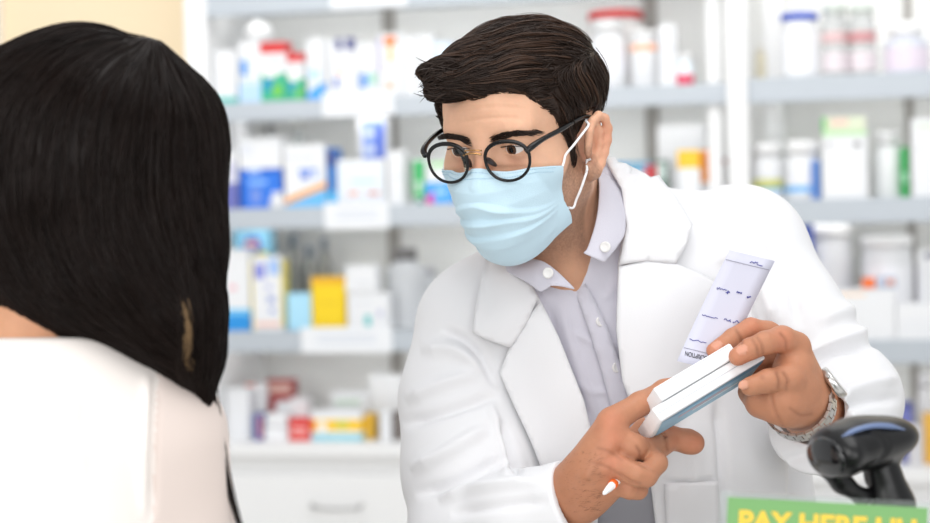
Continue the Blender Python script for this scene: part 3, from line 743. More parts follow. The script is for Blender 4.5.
# left hand (picture right)
S.chain([(P(808, 409, 1.793), .027), (P(800, 400, 1.763), .0265)], .01)
D((799, 400, 1.763, 25), (793, 370, 1.740, 20), k=.012)
D((806, 392, 1.766, 22), (796, 352, 1.750, 15), k=.012)
D((796, 398, 1.756, 24), (780, 400, 1.733, 22), k=.014)
D((786, 404, 1.740, 21), (760, 401, 1.740, 14), k=.012)
D((760, 403, 1.750, 14), (750, 392, 1.763, 12), k=.008)
D((790, 346, 1.763, 13), (768, 333, 1.763, 11), (751, 328.5, 1.756, 10.5), k=.005)
D((751, 328.5, 1.756, 10.4), (733, 338, 1.746, 9.4), (714, 350.5, 1.736, 7.6), k=.0025)         # index finger
D((797, 345, 1.744, 13), (782, 339, 1.731, 12.2), (765, 343, 1.718, 11.4), k=.005)
D((765, 343, 1.718, 11.2), (750, 349, 1.712, 10.4), (738, 356.5, 1.710, 9.0), k=.0025)          # middle finger
D((800, 356, 1.763, 13), (775, 352, 1.776, 11), (752, 362, 1.780, 9.5), k=.005)                # ring finger behind the box
D((800, 370, 1.770, 12), (778, 372, 1.785, 10), (758, 380, 1.785, 8.5), k=.005)                # little finger behind the box
D((803, 388, 1.740, 15), (790, 378, 1.723, 12.8), (768, 381, 1.711, 11.6), k=.006)
D((768, 381, 1.711, 11.2), (750, 386.5, 1.704, 9.2), k=.0025)                                  # thumb on the front of the box
# knuckle creases
for a, b, r in (((621, 452, 1.693), (645, 466, 1.680), 1.6), ((664, 437, 1.738), (668, 450, 1.740), 1.4), ((775, 372, 1.713), (777, 390, 1.712), .8)):
    S.sub(cone(P(*a), P(*b), r / 1000, r / 1000), .004)
# nails
for a, up_, rx, ry in (((744, 384.6, 1.6955), (0, -.3, -1), 6.5, 5.0), ((742, 349.6, 1.704), (-.2, -.8, -.7), 7, 5), ((717, 345.3, 1.7315), (-.3, -.8, -.5), 6, 4.5)):
    nn = RT * up_[0] - UP * up_[1] + FW * up_[2]; nn /= np.linalg.norm(nn)
    ax = RT * .87 + UP * .45; ax = ax - nn * (ax @ nn); ax /= np.linalg.norm(ax)
    S.add(ell(P(*a), np.array([rx, ry, 1.7]) / 1000, np.array([ax, np.cross(nn, ax), nn])), .0012)
vb, qb = S.mesh()
CREASE = [([(624, 454), (639, 462), (653, 471)], -.0014, 1.6), ([(618, 473), (630, 481), (641, 484)], -.0012, 1.6), ([(664, 434), (667, 442), (668, 451)], -.0014, 1.5), ([(636, 446), (640, 452), (640, 460)], -.0006, 1.5),
    ([(590, 462), (604, 466), (616, 472)], -.0007, 1.6), ([(598, 448), (610, 452), (622, 460)], -.0005, 1.6),
    ([(771, 391), (774, 408), (783, 425)], -.0012, 1.6), ([(783, 372), (788, 380), (786, 390)], -.0009, 1.4), ([(776, 372), (779, 380), (778, 388)], -.0007, 1.2), ([(757, 337), (762, 345), (763, 354)], -.0007, 1.3), ([(752, 339), (757, 347), (758, 355)], -.0005, 1.2),
    ([(736, 330), (741, 338), (742, 345)], -.0007, 1.2), ([(780, 333), (786, 340), (786, 350)], -.0008, 1.6), ([(790, 408), (800, 415), (812, 414)], -.0006, 1.6)]
vb = folds(vb, qb, CREASE + [([(455, 113), (490, 107), (532, 109)], -.0006, 2.2), ([(458, 123), (492, 118), (530, 119)], -.0006, 2.2)])
body_bvh = bvh_of(vb, qb); del S.d
# skin tones: warm nose/ears/knuckles, grey-brown beard stubble, nails; painted shade on neck and in hand creases
def blob(v, c, r): return np.exp(-(np.linalg.norm(v - np.asarray(c), axis=1) / r) ** 2)
SK = np.array(lin((226, 178, 148))); STUB = np.array(lin((128, 96, 78))); REDD = np.array(lin((204, 126, 98))); NAIL = np.array(lin((236, 182, 162))); NECK_SHADE = np.array(lin((186, 136, 106)))
HANDC = np.array(lin((186, 130, 100)))
hv = toH(vb); sx, sy, sd = pix(vb)
col = np.tile(SK, (len(vb), 1))
def mixc(m, c):
    global col
    m = np.clip(m, 0, 1)[:, None]; col = col * (1 - m) + c * m
ishead = (sy < 330) & (sx < 640)
mixc((~ishead) * 1.0, HANDC)
L_, F_, U_ = hv.T
nk = rng.normal(size=len(vb))
mixc(ishead * np.clip((-U_ - 62) / 20, 0, 1) * .6, NECK_SHADE)  # shade under head and mask painted into the neck colour
jl = np.interp(F_, [-10, 8, 32, 52, 72, 100], [-200, -12, -22, -36, -62, -62])       # beard line
st = ishead * np.clip((jl - U_) / 8, 0, 1) * np.clip((U_ + 150) / 30, 0, 1) * np.clip((F_ - 2) / 8, 0, 1)
mixc(st * (.6 + .09 * nk), STUB)
for c in ((-1, 1)):
    mixc(.5 * blob(hv, (c * 84, -16, -20), 28), REDD)
    mixc(.45 * blob(hv, (c * 31, 80, -16), 12), np.array(lin((196, 128, 104))))
mixc(.4 * blob(hv, (0, 104, -20), 16), REDD)
for a in ((612, 421, 1.70), (613, 440, 1.692), (651, 452, 1.672), (612, 464, 1.69), (751, 328, 1.748), (782, 339, 1.718), (694, 443, 1.75), (671, 438, 1.745), (740, 357, 1.708), (714, 350, 1.733)):
    mixc(.45 * blob(vb, P(*a), .012), REDD)
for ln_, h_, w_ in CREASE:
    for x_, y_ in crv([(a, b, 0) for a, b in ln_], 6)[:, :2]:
        mixc(.22 * np.exp(-(((sx - x_) ** 2 + (sy - y_) ** 2) / 3.2)) * (sd < 1.85), np.array(lin((120, 74, 54))))  # crease shade painted into the skin colour
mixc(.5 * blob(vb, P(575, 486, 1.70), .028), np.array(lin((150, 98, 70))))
for a in ((742.5, 384.6, 1.695), (741.5, 349.3, 1.703), (717, 345, 1.731)):
    mixc(.35 * (np.linalg.norm(vb - P(*a), axis=1) < .0055), NAIL)
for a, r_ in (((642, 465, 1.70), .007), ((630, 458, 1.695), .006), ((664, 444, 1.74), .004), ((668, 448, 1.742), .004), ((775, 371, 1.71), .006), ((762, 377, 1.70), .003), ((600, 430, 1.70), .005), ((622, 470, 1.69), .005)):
    mixc(.35 * blob(vb, P(*a), r_), np.array(lin((120, 74, 54))))  # dark spots paint the shade between fingers and at joints
mixc(.7 * blob(hv, (0, 95, -83), 14) , np.array(lin((190, 105, 95))))
M_skin = mat('skin', (225, 170, 135), 0.5, spec=.35, noise=.08, nscale=120, sss=.12, vcol=True, bump=.25, bscale=320)
me = fast_mesh('body', vb, qb); setcol(me, col)
man_body = link('body', me, M_skin, man)
# ---- eyes
M_eye = mat('eye_white', (232, 224, 220), 0.15, noise=.02); M_iris = mat('iris_brown', (74, 46, 28), 0.2, noise=.2, nscale=600); M_pup = mat('pupil_black', (8, 7, 7), 0.1)
gaze = np.array([-0.12, 1.0, -0.06]); 
for s in (-1, 1):
    g = gaze / np.linalg.norm(gaze); c = np.array([s * 31, 75.0, -2.0])
    bm = bmesh.new(); bmesh.ops.create_uvsphere(bm, u_segments=40, v_segments=40, radius=.0126)
    gw = g @ RH; Rm = Vector((0, 0, 1)).rotation_difference(Vector(gw)).to_matrix().to_4x4(); Rm.translation = Vector(H(*c))
    for f in bm.faces:
        a = math.degrees(f.calc_center_median().angle(Vector((0, 0, 1)))); f.smooth = True
        f.material_index = 2 if a < 12 else (1 if a < 29 else 0)
    bmesh.ops.transform(bm, matrix=Rm, verts=bm.verts[:])
    bm_obj('eye', bm, [M_eye, M_iris, M_pup], man, 'brown eye behind the glasses')
# ---- hair
hs = SDF(H(0, 0, 0) - .19, H(0, 0, 0) + .19, .002)
hs.add(hell((0, -9, 32), (80, 98, 73)))
hl_f = [-130, -60, -38, -30, -12, 4, 12, 18, 38, 43, 52, 60, 66, 74, 100, 140]
hl_u = [-72, -70, -40, 4, 16, 12, -8, -38, -36, 6, 18, 40, 52, 57, 60, 60]
def hlcut(x, y, z):
    q = [x - O_H[0], y - O_H[1], z - O_H[2]]
    Fq = (q[0] * FH[0] + q[1] * FH[1] + q[2] * FH[2]) * 1000; Uq = (q[0] * UH[0] + q[1] * UH[1] + q[2] * UH[2]) * 1000
    return -(np.interp(Fq, hl_f, hl_u) - Uq) * .00055       # >0 above the hairline
big = (H(0, 0, 0) - .19, H(0, 0, 0) + .19)
hs.sub((hlcut, *big), .004)
for a, b, ra, rb in (((550, 75, 1.885), (505, 64, 1.84), 45, 36), ((505, 63, 1.84), (470, 70, 1.80), 36, 25), ((470, 70, 1.80), (445, 77, 1.772), 25, 16), ((445, 76, 1.772), (426, 72, 1.755), 14, 6), ((444, 84, 1.772), (433, 94, 1.765), 9, 5), ((546, 80, 1.785), (515, 76, 1.772), 13, 17), ((515, 76, 1.772), (480, 80, 1.770), 17, 16), ((480, 80, 1.770), (452, 86, 1.770), 16, 11)):
    hs.add(cone(P(*a), P(*b), ra / 1000, rb / 1000), .012)
hs.sub(hell((0, 60, 6), (72, 60, 52)), .008)
for s in (-1, 1):       # sideburns and temple hair follow the skin
    prev = None
    for f_, u_, r_ in ((58, 58, 6), (60, 48, 5.5), (54, 38, 6), (47, 28, 6.5), (40, 18, 8), (34, 8, 8.5), (29, -4, 8), (26, -16, 7), (25, -27, 5.5), (25, -36, 3.5)):
        h = body_bvh.ray_cast(Vector(H(s * 160, f_, u_)), Vector(-LH * s))
        if h[0] is None: prev = None; continue
        c_ = np.array(h[0]) - LH * s * (r_ * .6 / 1000)
        if prev is not None: hs.add(cone(prev[0], c_, prev[1], r_ / 1000), .006)
        prev = (c_, r_ / 1000)
vh, qh = hs.mesh(); hb = bvh_of(vh, qh)
M_hair = mat('dark_hair', (40, 26, 18), 0.42, spec=.35, noise=.25, nscale=80)
hair = link('hair', fast_mesh('hair', vh, qh), M_hair, man)
hq = toH(vh); 
def flow_m(p, n):
    l, f, u = toH(p)
    top = np.array([-.55, .75, .12]); side = np.array([.0, -.35, -1.0])
    if u < 45 and f < 50: w = 0.0
    else: w = min(1, max(0, (u - 45) / 25)) if f < 40 else 1.0
    d = top * w + side * (1 - w)
    return d @ RH
c4 = vh[qh].mean(1); nrm = vnormals(vh, qh)[qh[:, 0]]
u_ = toH(c4)[:, 2]; f_ = toH(c4)[:, 1]
topi = np.where((u_ > 48) | (f_ > 45))[0]; sidei = np.where((u_ <= 60) & (f_ < 50))[0]
L1 = comb(hb, c4[rng.choice(topi, 3600)], flow_m, .042, 8, .0035, .16)
L2 = comb(hb, c4[rng.choice(sidei, 1900)], flow_m, .018, 8, .0014, .22)
strands('hair_strands', L1 + L2, [.00055] * len(L1) + [.0004] * len(L2), M_hair, hair)
M_hair2 = mat('streak_highlight_lock', (66, 45, 32), .4, spec=.4, noise=.3, nscale=80)  # lighter brown paints streak highlights into the hair
L3 = []
for l_ in comb(hb, c4[rng.choice(topi, 170)], flow_m, .055, 10, .0045, .03):
    for _ in range(5):
        o_ = rng.normal(size=3) * .0011
        L3.append([p_ + o_ * (1 - .5 * i_ / 10) + np.array([0, 0, .0005]) for i_, p_ in enumerate(l_)])
strands('hair_locks', L3, .0005, M_hair2, hair, label='locks painted lighter brown as streak highlights')
# loose tufts at the quiff tip
tf = []
for i in range(60):
    y0 = random.uniform(62, 98); x0 = random.uniform(432, 446)
    a = np.array([x0, y0, 1.74 + random.uniform(-.012, .012)]); ln = random.uniform(10, 20)
    dy = random.uniform(-6, 10); cu = random.uniform(-6, 10)
    tf.append([P(*(a + np.array([-ln * t, dy * t + cu * t * t, 0]))) for t in np.linspace(0, 1, 9)])
strands('hair_strands', tf, [.0006] * len(tf), M_hair, hair)
# eyebrows, short beard
def brow(s):
    out = []
    for i in range(260):
        t = random.random(); l = s * (10 + 42 * t); u = 8.5 + 7 * math.sin(min(1, t * 1.25) * math.pi * .62) - (6 * max(0, t - .7)) + random.uniform(-4.2, 4.2) * (1 - .6 * t) - 1
        st0 = H(l, 110, u); h = body_bvh.ray_cast(Vector(st0), Vector(-FH))
        if h[0] is None: continue
        p, n = np.array(h[0]), np.array(h[1]); d = LH * s * .95 + UH * (.5 - .9 * t)
        out.append([p + n * (.0003 + .0012 * math.sin(q * 2.2)) + d * .009 * q - FH * (.0022 * q * q if t > .6 else 0) for q in np.linspace(0, 1, 5)])
    return out
strands('eyebrow', brow(1), .00042, M_hair, man); strands('eyebrow', brow(-1), .00042, M_hair, man)
for s in (-1, 1):
    lash = []
    for i in range(36):
        t = -1 + 2 * i / 35; p = H(s * 31 + 13 * t, 87.2 - 4.5 * t * t, 1.2 - 2.2 * t * t)
        lash.append([p + FH * .0045 * q - UH * .0012 * q + UH * .003 * q * q for q in np.linspace(0, 1, 5)])
    strands('eyelashes', lash, .0003, M_hair, man)
# fine dark hairs on the right wrist
wh_ = []
for i in range(190):
    q = np.array([random.uniform(560, 600), random.uniform(452, 512), 1.62]); dr = P(q[0], q[1], 1.0) - CAM
    h = body_bvh.ray_cast(Vector(CAM), Vector(dr / np.linalg.norm(dr)))
    if h[0] is None or pix(h[0])[2] > 1.76: continue
    p, n = np.array(h[0]), np.array(h[1]); d = RT * random.uniform(.5, .9) + UP * random.uniform(-.1, .5); d /= np.linalg.norm(d)
    wh_.append([p + d * .006 * t + n * (.0002 + .0012 * t * (1 - t) * 2) for t in np.linspace(0, 1, 5)])
strands('arm_hair', wh_, .00007, M_hair, man)
# ---- glasses
M_frame = mat('black_acetate', (14, 13, 14), 0.25, spec=.5); M_gold = mat('gold_metal', (205, 160, 110), 0.25, 1.0)
gl = bpy.data.objects.new('eyeglasses', None); COL.objects.link(gl); gl.parent = man; gl.matrix_parent_inverse = man.matrix_world.inverted(); gl['label'] = 'round black eyeglasses with a gold bridge'
def rim(s):
    out = []
    for k in range(48):
        a = 2 * math.pi * k / 48; cx, cy = math.cos(a), math.sin(a)
        rx = 23.4 * (1 + .05 * max(0, cy)); ry = 19.5 if cy > 0 else 19.5
        p = 2.12
        cc = abs(cx) ** (2 / p) * (1 if cx > 0 else -1); ss = abs(cy) ** (2 / p) * (1 if cy > 0 else -1)
        l = s * 33.5 + 3.5 + rx * cc * (1.0 + .06 * ss); u = -7.5 + ry * ss
        out.append(H(l, 111.5 - .0013 * l * l - .06 * u, u))
    return out
for s in (-1, 1):
    r = rim(s)
    f = tube('rim', r, [.0015 + .0007 * max(0, math.sin(2 * math.pi * k / 48)) for k in range(48)], M_frame, gl, 10, closed=True)
    c = np.mean(r, 0); V = [c] + r; F = [(0, i + 1, (i + 1) % 48 + 1) for i in range(48)]
    ln = link('lens', poly_mesh('lens', V, F), None, gl, 'clear lens')
    if 'lens_glass' not in MATS:
        m = bpy.data.materials.new('lens_glass'); m.use_nodes = True; nt = m.node_tree; nt.nodes.clear()
        o_ = nt.nodes.new('ShaderNodeOutputMaterial'); t_ = nt.nodes.new('ShaderNodeBsdfTransparent'); g_ = nt.nodes.new('ShaderNodeBsdfGlossy'); g_.inputs['Roughness'].default_value = .02
        fr = nt.nodes.new('ShaderNodeFresnel'); fr.inputs['IOR'].default_value = 1.06
        mx = nt.nodes.new('ShaderNodeMixShader'); nt.links.new(fr.outputs[0], mx.inputs[0]); nt.links.new(t_.outputs[0], mx.inputs[1]); nt.links.new(g_.outputs[0], mx.inputs[2]); nt.links.new(mx.outputs[0], o_.inputs[0])
        MATS['lens_glass'] = m
    ln.data.materials.append(MATS['lens_glass']); solidify(ln, .0006)
    hx = s * 60
    tp = [H(s * 57, 107, 0), H(s * 62, 101, 4), H(s * 67, 84, 7), H(s * 73, 55, 8.5), H(s * 73.5, 28, 9), H(s * 74, 8, 8), H(s * 74, -6, 2), H(s * 73, -14, -12)]
    rr = np.interp(np.arange(len(crv(tp, 4))), [0, 4, 8, 30], [.0032, .0034, .0026, .0022])
    link('temple', poly_mesh('temple', *tube_geo(crv(tp, 4), rr, 8)), M_frame, gl)
tube('bridge', [H(-10, 111, 0), H(-4, 113, 2), H(4, 113, 2), H(10, 111, 0)], .0011, M_gold, gl, 8, smooth=4, label='thin gold bridge')
tube('bridge', [H(-11, 111, 4), H(-4, 112.5, 5), H(4, 112.5, 5), H(11, 111, 4)], .0008, M_gold, gl, 8, smooth=4, label='thin gold bridge')
for s in (-1, 1):
    link('nose_pad', poly_mesh('nose_pad', *tube_geo(crv([H(s * 10, 107, -5), H(s * 12, 102, -9), H(s * 14.5, 95, -16)], 4), [.0012, .002, .0026, .003, .003, .003, .0026, .0022, .0014], 8)), mat('pad_rubber', (70, 60, 60), .3, trans=.3), gl)
# ---- face mask
M_mask = mat('mask_blue_cloth', (202, 229, 242), 0.85, spec=.2, noise=.02, nscale=25, bump=.35, bscale=900, sheen=.2)
M_loop = mat('white_elastic', (246, 246, 248), .7)
def out_of_skin(p, gap=.0024):
    h = body_bvh.find_nearest(Vector(p))
    if h[0] is None: return p
    n_ = np.array(h[1]); c_ = np.array(h[0])
    return c_ + n_ * gap if (np.asarray(p) - c_) @ n_ < gap else p
NV, NU = 72, 81
vv = np.linspace(0, 1, NV)
Fm = np.interp(vv, [0, .12, .3, .48, .62, .8, .93, 1], [103, 113, 120, 121, 118, 110, 94, 80])
Um = np.interp(vv, [0, .12, .3, .48, .62, .8, .93, 1], [-17, -23, -37, -55, -72, -98, -116, -126])
Wm = np.interp(vv, [0, .15, .4, .7, .9, 1], [62, 60, 57, 55, 54, 50])
Fs = np.interp(vv, [0, .3, .7, 1], [58, 56, 48, 34]); Us = np.interp(vv, [0, .3, .7, 1], [-27, -36, -66, -92])
G = []
for i, v in enumerate(vv):
    row = []
    for j in range(NU):
        a = -math.pi / 2 + math.pi * j / (NU - 1); cs = max(0, math.cos(a)); sn = math.sin(a)
        e = cs ** (1.0 + .8 * max(0, .45 - v) / .45)
        l = Wm[i] * (abs(sn) ** 1.0) * (1 if sn > 0 else -np.interp(v, [0, .3, .6, 1], [1.0, 1.04, .86, .78]))
        f = Fs[i] + (Fm[i] - Fs[i]) * e; u = Us[i] + (Um[i] - Us[i]) * (cs ** 1.3)
        if v < .2: u += 4.0 * math.exp(-((abs(l) - 30) / 18) ** 2) * (1 - v / .2) * -1
        pl = 0
        for pc, am in ((.40, 5.0), (.56, 5.2), (.72, 4.6)):       # pressed pleats
            side = abs(sn) ** 1.6
            x = (v - (pc * (1 - side) + (.66 + .25 * (pc - .4)) * side) + .012 * math.sin(l / 17 + pc * 9)) / .13
            if 0 <= x < 1: pl += am * (1 - x) ** 1.5
            elif -.09 < x < 0: pl += am * (1 + x / .09)
        pl *= .25 + .75 * min(1, cs * 1.4) + .3 * math.sin(l / 12 + v * 14) * cs
        pl += .5 * math.sin(l / 9.0 + v * 23) * cs
        if v < .16: pl += .7 * (1 if .02 < v < .04 or .11 < v < .13 else 0)
        f += pl * (.35 + .65 * cs); u -= pl * .4; l += pl * .25 * sn
        row.append(out_of_skin(H(l, f, u)))
    G.append(row)
mask = link('face_mask', grid_mesh('face_mask', G), M_mask, man, 'pale blue pleated surgical face mask')
solidify(mask, .0012, 0)
sm = mask.modifiers.new('sub', 'SUBSURF'); sm.levels = 1; sm.render_levels = 1
for s, j in ((1, NU - 1), (-1, 0)):
    top_, bot_ = np.array(G[1][j]), np.array(G[int(NV * .8)][j])
    l1 = [top_, H(s * 69, 52, -20), H(s * 74, 38, -12), H(s * 78, 22, -4), H(s * 79.5, 10, 1), H(s * 74, -4, 2)]
    l2 = [bot_, H(s * 60, 36, -77), H(s * 69, 32, -62), H(s * 74, 25, -48), H(s * 73, 8, -38)]
    l1 = [out_of_skin(p, .002) for p in crv(l1, 6)]; l2 = [out_of_skin(p, .002) for p in crv(l2, 6)]
    tube('ear_loop', l1, .0013, M_loop, mask, 8, label='white elastic ear loop'); tube('ear_loop', l2, .0013, M_loop, mask, 8, label='white elastic ear loop')
# stitched dashes along the mask top
ds = []
for i in (3, 8):
    for j in range(8, NU - 8, 1):
        a, b = np.array(G[i][j]), np.array(G[i][j + 1]); n_ = FH * .0018
        ds.append(tube_geo([a + n_, a + (b - a) * .5 + n_], .0003, 4))
link('stitching', poly_mesh('stitching', *join_geo(ds)), mat('stitch_blue', (150, 190, 215), .8), mask)
# ------------------------------------------------------------------ shirt, coat, watch
M_shirt = mat('grey_lilac_cotton', (206, 204, 214), 0.9, spec=.2, noise=.03, nscale=30, bump=.3, bscale=700, sheen=.1)
M_coat = mat('white_coat_cotton', (231, 231, 233), 0.9, spec=.2, noise=.012, nscale=20, bump=.15, bscale=900)
M_but = mat('pearl_button', (232, 230, 228), 0.35)
c_lo = (P(380, 300, 2.2)[0], P(0, 300, 1.68)[1], P(400, 680, 2.0)[2]); c_hi = (P(930, 300, 2.0)[0], P(0, 300, 2.25)[1], P(400, 120, 2.0)[2])
def trunk(S, e):
    """coat form; e shrinks it for what is worn underneath"""
    S.add(cone(P(615, 320, 1.985), P(640, 470, 1.985), .138 - e, .140 - e), .0)
    S.add(cone(P(640, 470, 1.985), P(640, 760, 2.0), .140 - e, .16 - e), .05)
    S.add(cone(P(488, 325, 1.945), P(600, 262, 1.965), .064 - e, .075 - e), .05)
    S.add(cone(P(600, 262, 1.965), P(738, 252, 1.955), .075 - e, .068 - e), .05)
    S.add(cone(P(585, 250, 1.95), P(575, 205, 1.93), .075 - e, .058 - e), .04)
    S.add(cone(P(540, 330, 1.94), P(560, 470, 1.95), .085 - e, .095 - e), .05)
    S.add(cone(P(715, 330, 1.955), P(700, 470, 1.965), .075 - e, .075 - e), .05)
def coat_form(S, sleeves=True):
    trunk(S, 0)
    S.add(cone(P(640, 470, 1.97), P(650, 700, 1.985), .12, .15), .05)
    S.chain([(P(480, 330, 1.94), .066), (P(466, 400, 1.915), .064), (P(468, 470, 1.87), .062), (P(470, 535, 1.825), .056)], .035)
    if sleeves: S.chain([(P(462, 540, 1.82), .055), (P(520, 521, 1.772), .047), (P(598, 493, 1.718), .0395)], .018)
    S.chain([(P(742, 256, 1.95), .069), (P(783, 324, 1.925), .0625), (P(838, 392, 1.905), .055)], .03)
    if sleeves: S.chain([(P(850, 404, 1.905), .054), (P(836, 420, 1.86), .052), (P(816, 427, 1.808), .048)], .03)
    # coat front hanging free at the lower right
    S.add(cone(P(735, 380, 1.965), P(720, 640, 1.955), .045, .055), .04)
OPEN = [(496, 232), (523, 266), (540, 300), (558, 335), (584, 400), (596, 450), (599, 500), (592, 640), (657, 640), (655, 523), (649, 470), (636, 420), (622, 380), (616, 330), (618, 262), (624, 226), (618, 190), (603, 160), (560, 140)]
NECKCUT = [(520, 200), (524, 258), (540, 262), (556, 270), (577, 292), (586, 262), (598, 214), (600, 160), (560, 130)]
# shirt
ss = SDF(c_lo, c_hi, .003)
trunk(ss, .014)
ss.add(cone(P(575, 262, 1.925), P(590, 205, 1.935), .062, .055), .02)
ss.add(cone(P(566, 308, 1.925), P(590, 400, 1.95), .066, .075), .03)
ss.sub(prism(NECKCUT, 1.5, 1.90), .004)
v, q = ss.mesh()
v = folds(v, q, [([(560, 300), (575, 360), (600, 430)], .003, 5), ([(548, 300), (560, 350), (590, 420)], -.003, 5), ([(585, 300), (610, 365), (622, 400)], .0025, 4), ([(570, 330), (600, 345), (618, 342)], .002, 4),
    ([(610, 470), (618, 500), (622, 560)], .003, 6), ([(635, 470), (640, 520), (640, 560)], -.003, 5), ([(600, 300), (612, 290), (620, 268)], .002, 5), ([(575, 380), (592, 392), (615, 390)], .0018, 4)])
sb = bvh_of(v, q)
shirt = link('shirt', fast_mesh('shirt', v, q), M_shirt, man, 'pale grey button-down shirt under the coat')
patch('placket', [(574, 288), (586, 284), (606, 326), (620, 365), (632, 410), (640, 450), (622, 455), (612, 412), (600, 366), (588, 328)], sb, .0022, .0015, M_shirt, shirt, 6)
def leaf(name, A, B, lab=None):
    A = crv([P(*a) for a in A], 5); B = crv([P(*b) for b in B], 5); n = 8
    G = [[a + (b - a) * t - FW * .004 * math.sin(t * math.pi) for t in np.linspace(0, 1, n)] for a, b in zip(A, B)]
    o = link('collar', grid_mesh('collar', G), M_shirt, shirt, lab); solidify(o, .0024, 0)
    sm = o.modifiers.new('sub', 'SUBSURF'); sm.levels = 1; sm.render_levels = 1
leaf('collar', [(585, 166, 1.93), (598, 176, 1.875), (597, 214, 1.842), (588, 246, 1.826), (583, 253, 1.822)], [(604, 162, 1.945), (621, 188, 1.89), (626, 228, 1.852), (618, 246, 1.835), (604, 263, 1.822)], 'left collar leaf, buttoned down')
leaf('collar', [(505, 250, 1.88), (520, 258, 1.852), (540, 260, 1.835), (556, 270, 1.828), (576, 290, 1.822)], [(500, 268, 1.875), (515, 276, 1.845), (529, 284, 1.83), (541, 292, 1.822), (549, 282, 1.820)], 'right collar leaf, buttoned down')
def button(px, py, bvh, r=.0052, d=None, parent=None):
    dr = P(px, py, 1.0) - CAM
    if d is None:
        h = bvh.ray_cast(Vector(CAM), Vector(dr / np.linalg.norm(dr))); p = np.array(h[0]); n = np.array(h[1])
    else: p = P(px, py, d); n = -FW * .9 - RT * .3
    n = n / np.linalg.norm(n); p = p + n * .0028
    bm = lathe_bm([(r * .9, -.001), (r, 0), (r, .0012), (r * .8, .0018), (r * .65, .0012), (r * .2, .0012)], 20)
    R = Vector((0, 0, 1)).rotation_difference(Vector(n)).to_matrix().to_4x4(); R.translation = Vector(p)
    bmesh.ops.transform(bm, matrix=R, verts=bm.verts[:])
    bm_obj('button', bm, M_but, parent or shirt, 'small pearly shirt button')
button(598, 322, sb); button(614, 368, sb); button(606, 247, sb, .0056, 1.823); button(549, 273, sb, .0056, 1.816)
# coat
full = SDF(c_lo, c_hi, .004); coat_form(full, False); v, q = full.mesh(); fb = bvh_of(v, q); del full.d
cs = SDF(c_lo, c_hi, .0025); coat_form(cs)
cs.sub(prism(OPEN, 1.5, 1.95), .004)
cs.sub(cone(P(568, 240, 1.93), P(590, 140, 1.94), .060, .064), .006)
cs.add(cone(P(765, 420, 2.06), P(790, 640, 2.06), .045, .05))
# open cuffs
a, b = P(575, 501, 1.736), P(520, 521, 1.765); ax = (a - b) / np.linalg.norm(a - b)
cs.sub(cone(a - ax * .025, a + ax * .04, .0315, .033), .003); cs.sub(capcut(a, ax, .062), .002)
a, b = P(816, 424, 1.808), P(838, 410, 1.88); ax2 = (a - b) / np.linalg.norm(a - b)
cs.sub(cone(P(816, 411, 1.83), P(798, 404, 1.74), .034, .037), .003); cs.sub(capcut(a + ax2 * .014, ax2, .07), .002)
v, q = cs.mesh(); del cs.d
v = folds(v, q, [
    ([(405, 400), (440, 385), (480, 372)], .005, 8), ([(402, 425), (445, 412), (500, 395)], -.006, 6), ([(420, 350), (455, 350), (492, 375)], .005, 8), ([(440, 330), (470, 345), (500, 390)], -.006, 6),
    ([(410, 470), (450, 450), (490, 425)], .006, 8), ([(415, 495), (460, 480), (510, 455)], -.006, 6), ([(438, 500), (480, 488), (548, 480)], .006, 6), ([(450, 515), (500, 505), (550, 500)], -.004, 6),
    ([(500, 420), (510, 450), (520, 478)], -.006, 6), ([(488, 400), (500, 440), (508, 480)], .005, 6),
    ([(660, 250), (690, 320), (700, 400)], .004, 12), ([(720, 260), (745, 300), (755, 340)], -.006, 7), ([(735, 250), (762, 290), (775, 325)], .006, 8), ([(760, 230), (790, 280), (800, 330)], -.005, 8),
    ([(800, 370), (830, 352), (880, 345)], -.006, 6), ([(800, 362), (835, 340), (876, 330)], .006, 8), ([(835, 398), (865, 385), (900, 378)], .005, 7), ([(838, 410), (868, 400), (902, 398)], -.005, 6), ([(815, 320), (845, 310), (868, 312)], .004, 9),
    ([(660, 480), (690, 482), (720, 478)], -.002, 2.5), ([(716, 400), (722, 450), (724, 523)], -.006, 6), ([(690, 420), (694, 470), (690, 523)], .003, 10), ([(780, 462), (810, 455), (836, 462)], -.003, 5),
    ([(650, 172), (690, 190), (720, 182)], -.003, 8)])
coat = link('lab_coat', fast_mesh('lab_coat', v, q), M_coat, man, 'white long-sleeved lab coat')
cb = bvh_of(v, q)
patch('lapel', [(510, 347), (499, 373), (514, 410), (530, 445), (545, 481), (570, 474), (594, 463), (592, 438), (584, 402), (558, 336), (541, 302), (525, 322)], fb, .006, .0028, M_coat, coat, 5, bulge=.004, label='lapel with a notch')
patch('coat_collar', [(489, 250), (505, 258), (523, 268), (538, 300), (526, 325), (511, 347), (492, 341), (474, 334), (478, 300)], fb, .009, .0028, M_coat, coat, 5, bulge=.004)
patch('lapel', [(673, 265), (695, 273), (717, 285), (706, 330), (690, 375), (668, 425), (650, 470), (637, 420), (622, 380), (616, 330), (618, 268), (645, 262)], fb, .006, .0028, M_coat, coat, 5, bulge=.004, label='lapel with a notch')
patch('coat_collar', [(601, 160), (625, 167), (655, 182), (674, 202), (690, 228), (683, 248), (673, 265), (645, 262), (618, 266), (625, 228), (619, 192)], fb, .009, .0028, M_coat, coat, 5, bulge=.004)
patch('pocket', [(664, 484), (716, 480), (722, 560), (668, 562)], cb, .002, .0015, M_coat, coat, 6)
patch('cuff_seam', [(562, 480), (565, 479), (583, 522), (580, 523)], cb, .001, .001, M_coat, coat, 3)
